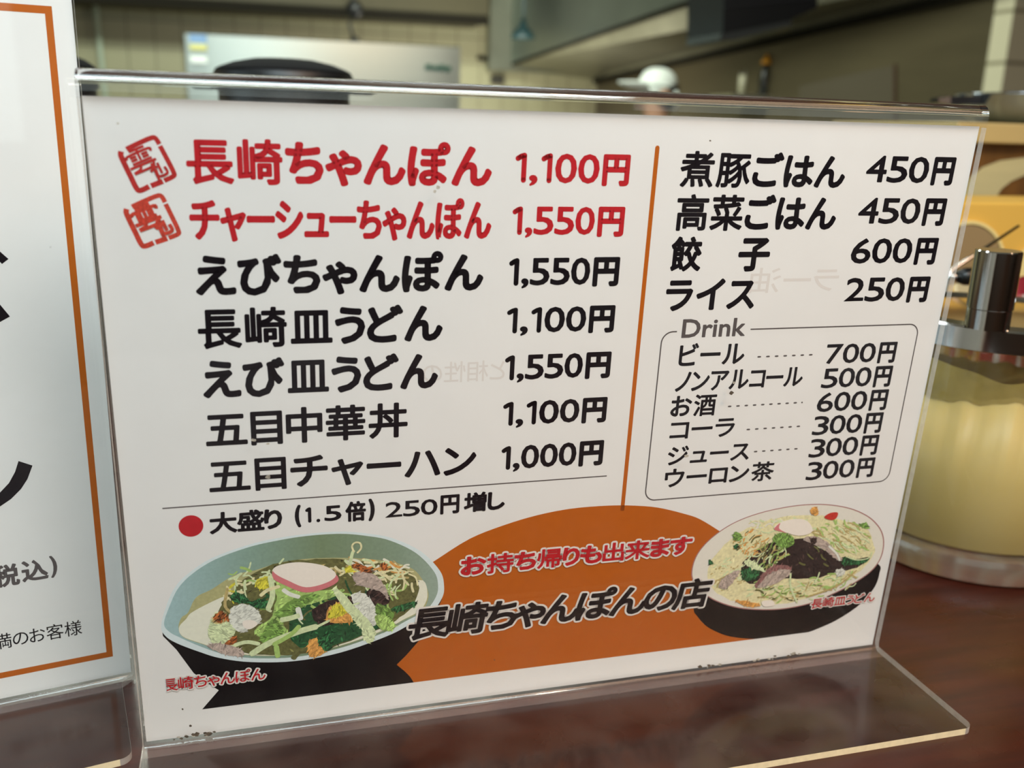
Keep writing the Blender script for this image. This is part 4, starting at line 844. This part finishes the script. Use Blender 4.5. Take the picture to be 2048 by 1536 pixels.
p = Print(SL2); p.pxpoly([(0, 503), (17, 518), (4, 528), (0, 524), (-40, 490), (-26, 478)], BLACK, False); p.build('big_lettering', lsh)
p = Print(SL2); p.pxpoly([(0, 609), (20, 633), (0, 644), (-30, 656), (-40, 600), (-20, 588)], BLACK, False); p.build('big_lettering', lsh)
p = Print(SL2); K2 = dict(bold=.035, erode=0, kan=1)
text(p, '税', (-14, 1166), (41, 1166), (29, 1126.4), (4.4, 1175), GREY, **K2); text(p, '込', (43, 1146), (97.4, 1152), (71, 1119), (50, 1164.5), GREY, **K2)
text(p, ')', (98, 1113), (114.5, 1133), (96, 1112.7), (102, 1156), GREY, **dict(K2, bold=.03)); text(p, '(', (-36, 1150), (-18, 1150), (-24, 1138), (-20, 1186), GREY, **dict(K2, bold=.03))
p.build('tax_text', lsh, 'bold dark grey tax note')
p = Print(SL2); text(p, '満のお客様', (-12, 1288), (164.3, 1261.5), (155, 1239.8), (15.5, 1296), BLACK, bold=.002, gap=.06, kan=1); p.build('small_text', lsh, 'small thin black lettering')
# ------------------------------------------------------------------ garlic jar
jc = Vector((423, 91, 0)); jar = thing('condiment_jar', 'wide clear jar of pale yellow garlic paste with chrome lid, right of the menu', 'jar', jc)
JCL = clear('jar_acrylic', .01, hvar=.02, tint=(.97, .97, .95, 1)); JTH = clear('jar_thick_base', .16, tint=(.95, .92, .88, 1), fcol=(.50, .42, .28, 1), hvar=.02, hscale=25, refl=2.0, rough=.14)
PASTE = bpy.data.materials.new('garlic_paste'); PASTE.use_nodes = True; b = PASTE.node_tree.nodes['Principled BSDF']
b.inputs['Base Color'].default_value = (.62, .45, .16, 1); b.inputs['Roughness'].default_value = .45; b.inputs['Subsurface Weight'].default_value = .25; b.inputs['Subsurface Radius'].default_value = (.01, .008, .003); b.inputs['Subsurface Scale'].default_value = .5
MB().lathe(jc, [(.1, .3), (60, .3), (62, 2), (62, 10.5), (60.5, 13.5), (56.5, 14.2), (.1, 14.2)], 96).build('thick_foot', [JTH], jar, True)
smooth_by_angle(jar.children[0], 50)
MB().lathe(jc, [(57, 14.4), (57.2, 117.5)], 96).build('jar_wall', [JCL], jar, True)
pr_ = [(.1, 15), (54, 15), (56.2, 17)]; n = 120; v = []; f = []
rj = random.Random(5); ph = [rj.uniform(0, 6.28) for _ in range(8)]
def wav(a): return sum(sin(a*m_+ph[i])/m_**.8 for i, m_ in enumerate((1, 2, 3, 5, 7, 11, 17)))
rows = [(.1, None), (54, None), (56.2, None), (56.3, 'm'), (56.2, 'e'), (50, 't'), (36, 't2'), (18, 't3'), (.1, 't4')]
for r, kd in rows:
    for k in range(n):
        a = 2*pi*k/n; e_ = 93+2.6*wav(a)+1.3*sin(23*a+2)*sin(7*a)
        z = {None: 15 if r < 55 else 17, 'm': 50, 'e': e_, 't': e_-3+1.5*wav(a*2+1), 't2': 86+3*sin(3*a+1), 't3': 84+2.5*sin(2*a), 't4': 85}[kd]
        v.append(jc+Vector((r*cos(a), r*sin(a), z)))
for i in range(len(rows)-1):
    for k in range(n): f.append((i*n+k, i*n+(k+1) % n, (i+1)*n+(k+1) % n, (i+1)*n+k))
MB().add(v, f).build('garlic_paste', [PASTE], jar, True)
SM = clear('paste_smear', 0, frost=.72, fcol=(.42, .30, .085, 1), hvar=.5, hscale=45)
v = []; f = []
for k in range(n+1):
    a = 2*pi*k/n; e_ = 93+2.6*wav(a)+1.3*sin(23*a+2)*sin(7*a); tp = min(116.5, 111+3.2*wav(a*1.0+2.1))
    v += [jc+Vector((56.7*cos(a), 56.7*sin(a), e_-2)), jc+Vector((56.7*cos(a), 56.7*sin(a), tp))]
f = [(2*k, 2*k+2, 2*k+3, 2*k+1) for k in range(n)]
MB().add(v, f).build('paste_smear', [SM], jar, True)
lid = MB().lathe(jc, [(.1, 118.5), (58.6, 118.5), (60, 119), (60, 129.2), (59, 130.2), (52, 131.0), (50, 129.4), (.1, 129.8)], 96).build('lid', [CHROME], jar, True); smooth_by_angle(lid, 30)
kc = Vector((381.5, 53.5, 130)); kn = MB().lathe(kc, [(9.9, 0), (9.9, 9.2), (9.6, 9.4), (10.3, 9.8), (10.3, 36.4), (9.8, 37.0), (.1, 37.0)], 48).build('knob', [CHROME], lid, True); smooth_by_angle(kn, 30)
# ------------------------------------------------------------------ things behind the jar
YEL_ = mat('yellow_card', rgb(236, 186, 84), .45); CRM = mat('cream_card', rgb(246, 222, 150), .5); TAUP = mat('taupe_card', rgb(158, 132, 92), .5)
yb = thing('yellow_box', 'golden yellow cardboard box with a large taupe oval window behind the jar', 'box', (640, 330, 0))
x0_ = atY(1905, 403, 300).x; zt2 = atY(1985, 405, 300).z
MB().box(x0_-40, x0_+230, 300, 380, 0, zt2, 0, 2).build('carton', [YEL_], yb)
def disc(name, px, py, rx, ry, Y, th, m, parent, ring=0):
    c = atY(px, py, Y); s = (Y+310)/F*1.12; v = []; n = 64
    for k in range(n): a = 2*pi*k/n; v.append((c.x+rx*s*cos(a), Y, c.z+ry*s*sin(a)))
    if ring:
        for k in range(n): a = 2*pi*k/n; v.append((c.x+(rx-ring)*s*cos(a), Y, c.z+(ry-ring)*s*sin(a)))
        v += [Vector(q)+Vector((0, th, 0)) for q in v]; f = []
        for k in range(n): j = (k+1) % n; f += [(k, j, n+j, n+k), (2*n+k, 3*n+k, 3*n+j, 2*n+j), (k, 2*n+k, 2*n+j, j), (n+k, n+j, 3*n+j, 3*n+k)]
    else:
        v += [Vector(q)+Vector((0, th, 0)) for q in v]; f = [tuple(range(n)), tuple(range(n, 2*n))[::-1]]+[(k, n+k, n+(k+1) % n, (k+1) % n) for k in range(n)]
    o = link_mesh(name, v, f, m, parent); bm = bmesh.new(); bm.from_mesh(o.data); bmesh.ops.recalc_face_normals(bm, faces=bm.faces[:]); bm.to_mesh(o.data); bm.free(); return o
disc('window', 1925, 560, 104, 118, 298.5, 1.4, [TAUP], yb); disc('window_rim', 1925, 560, 112, 126, 297.4, 2.4, [CRM], yb, 7)
pc = MB(); A = [atY(x, y, 296.5) for x, y in ((2046, 500), (2120, 470), (2120, 640), (2032, 640), (2030, 580))]
strip('cream_corner', A, [CRM], yb, 1.5, nrm=Vector((0, 1, 0)))
rk = thing('wooden_rack', 'brown wooden rack with pale arched inlay and a light ledge at the right edge', 'rack', (820, 480, 0))
BRW = mat('brown_wood', rgb(112, 74, 28), .5, noise=.2, scale=12, stretch=(6, 1, 1)); PWD = mat('pale_wood', rgb(205, 194, 146), .5, noise=.05, scale=14, stretch=(1, 1, 8)); LDG = mat('ledge_wood', rgb(204, 178, 120), .45, noise=.06, scale=10)
xk = atY(1900, 300, 440).x; zk = atY(2000, 256, 440).z
MB().box(xk, xk+360, 440, 470, 0, zk-14).build('front_board', [BRW], rk)
zl = atY(2000, 246, 425).z
MB().box(xk-8, xk+368, 425, 620, zk-14, zl, 0, 2).build('ledge', [LDG], rk)
MB().box(xk, xk+16, 470, 600, 0, zk-14).build('side_board', [BRW], rk); MB().box(xk+344, xk+360, 470, 600, 0, zk-14).build('side_board', [BRW], rk)
arcs = [(1925, 395), (1938, 356), (1965, 334), (2000, 321), (2048, 315), (2110, 322), (2150, 350), (2150, 352), (2110, 342), (2075, 346), (2048, 350), (2020, 362), (2000, 378), (1985, 402), (1978, 420), (1920, 420)]
A = [atY(x, y, 439) for x, y in arcs]; strip('arched_inlay', A, [PWD], rk, 1.6, 'pale arch shaped inlay', nrm=Vector((0, -1, 0)))
# glossy black pan on the rack ledge
Yb = 520; lx = atY(1950, 215, Yb).x; rb = 92.; bc = Vector((lx+rb, Yb, zl)); hb = atY(1965, 182, Yb-30).z-zl
pan = thing('black_pan', 'glossy black pan with its handle to the left on the wooden rack ledge', 'pan', bc)
bw = MB().lathe(bc, [(.1, 0), (52, 0), (60, 1), (70, hb*.12), (80, hb*.3), (86, hb*.5), (90, hb*.72), (rb, hb*.94), (rb+.6, hb*.97), (rb, hb), (rb-3, hb*.96), (80, hb*.4), (60, 3), (.1, 2.4)], 96).build('pan_body', [GLOSSB], pan, True)
hl = atY(1868, 206, Yb).x; hz = atY(1880, 199, Yb).z; v = []
for x, wy, z0, z1 in ((hl, 7, hz-3, hz+1), (hl+12, 10, hz-5, hz+3), (lx+2, 9, zl+hb*.62, zl+hb*.9), (lx+8, 8, zl+hb*.6, zl+hb*.88)): v += [(x, Yb-wy, z0), (x, Yb+wy, z0), (x, Yb+wy*.8, z1), (x, Yb-wy*.8, z1)]
f = [(3, 2, 1, 0), (12, 13, 14, 15)]+[(4*i+j, 4*i+(j+1) % 4, 4*i+4+(j+1) % 4, 4*i+4+j) for i in range(3) for j in range(4)]
MB().add(v, f).build('pan_handle', [mat('handle_black', (.012, .013, .016, 1), .3)], pan)
# spoon and packets
sp_ = thing('metal_spoon', 'thin metal rod with a black grip leaning behind the jar', 'utensil', (486, 190, 0))
a = atY(2037, 452, 200); b_ = atY(1902, 541, 186)
MB().tube([a, a.lerp(b_, .5), b_, b_+Vector((-3, -1, -6)), b_+Vector((-4, -2, -30)), Vector((b_.x-8, 186, 1))], [1.0, 1.2, 1.4, 1.6, 1.5, 1.5], 10).build('rod', [CHROME], sp_, True)
g1 = atY(1895, 553, 186); g2 = atY(1950, 553, 186)
MB().tube([g1, g1.lerp(g2, .5)], 2.2, 12).build('cross_bar', [CHROME], sp_, True)
q_ = g1.lerp(g2, .8); MB().lathe(q_, [(.1, -9), (4, -8.5), (5.6, -4), (5.8, 2), (4.4, 8), (.1, 10)], 24, 0, Vector((1, 0, 0))).build('grip', [mat('grip_black', rgb(16, 18, 18), .3)], sp_, True)
def packet(px, py, Y, wd_, hz, cols, label, tilt=0):
    c = atY(px, py, Y); root = thing('snack_packet', label, 'packet', (c.x, Y, 0)); nx, nz_ = 14, 12; v = []; f = []; fm = []
    rp = random.Random(int(px)); ht = hz
    for sgn in (-1, 1):
        for i in range(nx+1):
            for j in range(nz_+1):
                s, t = i/nx, j/nz_; bul = 7*sin(pi*s)**.7*sin(pi*t)**.7*sgn
                v.append((c.x+(s-.5)*wd_+tilt*t, Y+bul+rp.uniform(-1.3, 1.3)*(0 < i < nx), t*ht+2.5*sin(s*9+px)*(j == nz_)+.3))
    m1 = (nx+1)*(nz_+1)
    for sgn in (0, 1):
        for i in range(nx):
            for j in range(nz_):
                a0 = sgn*m1+i*(nz_+1)+j; q = (a0, a0+nz_+1, a0+nz_+2, a0+1); f.append(q if sgn == 0 else q[::-1]); fm.append((i+2*j+(i*j) % 3) % len(cols))
    o = link_mesh('wrapper', v, f, cols, root, True, fm); return root
fo = lambda n, r, g, b: mat(n, rgb(r, g, b), .25, .3)
cc_ = [fo('foil_gold', 214, 168, 74), fo('foil_cream', 240, 222, 176), fo('foil_pink', 206, 120, 110), fo('foil_gold', 0, 0, 0), fo('foil_cream', 0, 0, 0)]
zz1 = atY(1915, 566, 225).z; packet(1905, 570, 225, 62, zz1, cc_, 'gold and pink foil snack packet left of the jar knob')
c2 = [fo('foil_red', 170, 50, 62), fo('foil_red', 0, 0, 0), fo('foil_white', 232, 224, 220), fo('foil_pink', 0, 0, 0)]
zz2 = atY(2046, 560, 225).z; packet(2052, 570, 225, 60, zz2, c2, 'red and white foil snack packet right of the jar knob')
# ------------------------------------------------------------------ black containers behind the menu
def pot(pxl, pxr, pytop, Y, label, lug=True):
    a = atY(pxl, pytop, Y); b = atY(pxr, pytop, Y); r = (b.x-a.x)/2; cx = (a.x+b.x)/2
    root = thing('black_pot', label, 'pot', (cx, Y, 0)); za = atY((pxl+pxr)/2, pytop, Y).z; zt = za-11
    body = MB().lathe((cx, Y, 0), [(.1, 0), (r*.90, 0), (r*.93, 4), (r*.94, zt-16), (r*.94, zt-15), (r*1.0, zt-14), (r*1.0, zt-2), (r*.98, zt), (r*.93, zt), (r*.90, zt-4), (r*.88, 6), (.1, 6)], 72).build('pot_body', [BLACKP], root, True); smooth_by_angle(body, 40)
    ld = MB().lathe((cx, Y, zt), [(r*.97, .2), (r*.97, 1.4), (r*.90, 3.4), (r*.72, 7.0), (r*.45, 10), (.1, 11)], 72).build('pot_lid', [mat('matt_black_lid', (.010, .010, .011, 1), .85, spec=.1)], root, True); smooth_by_angle(ld, 40)
    if lug:
        for s in (-1, 1): MB().box(cx+s*(r*1.0) - (16 if s < 0 else 2), cx+s*(r*1.0)+(2 if s < 0 else 16), Y-9, Y+9, zt-14.5, zt-7, 0, 2.2).build('lug_handle', [BLACKP], root)
    return root, cx, r, zt
pot(424, 705, 117, 500, 'worn black iron pot with lug handles standing behind the menu')
pot(20, 192, 106, 520, 'second black iron pot mostly hidden behind the left notice', False)
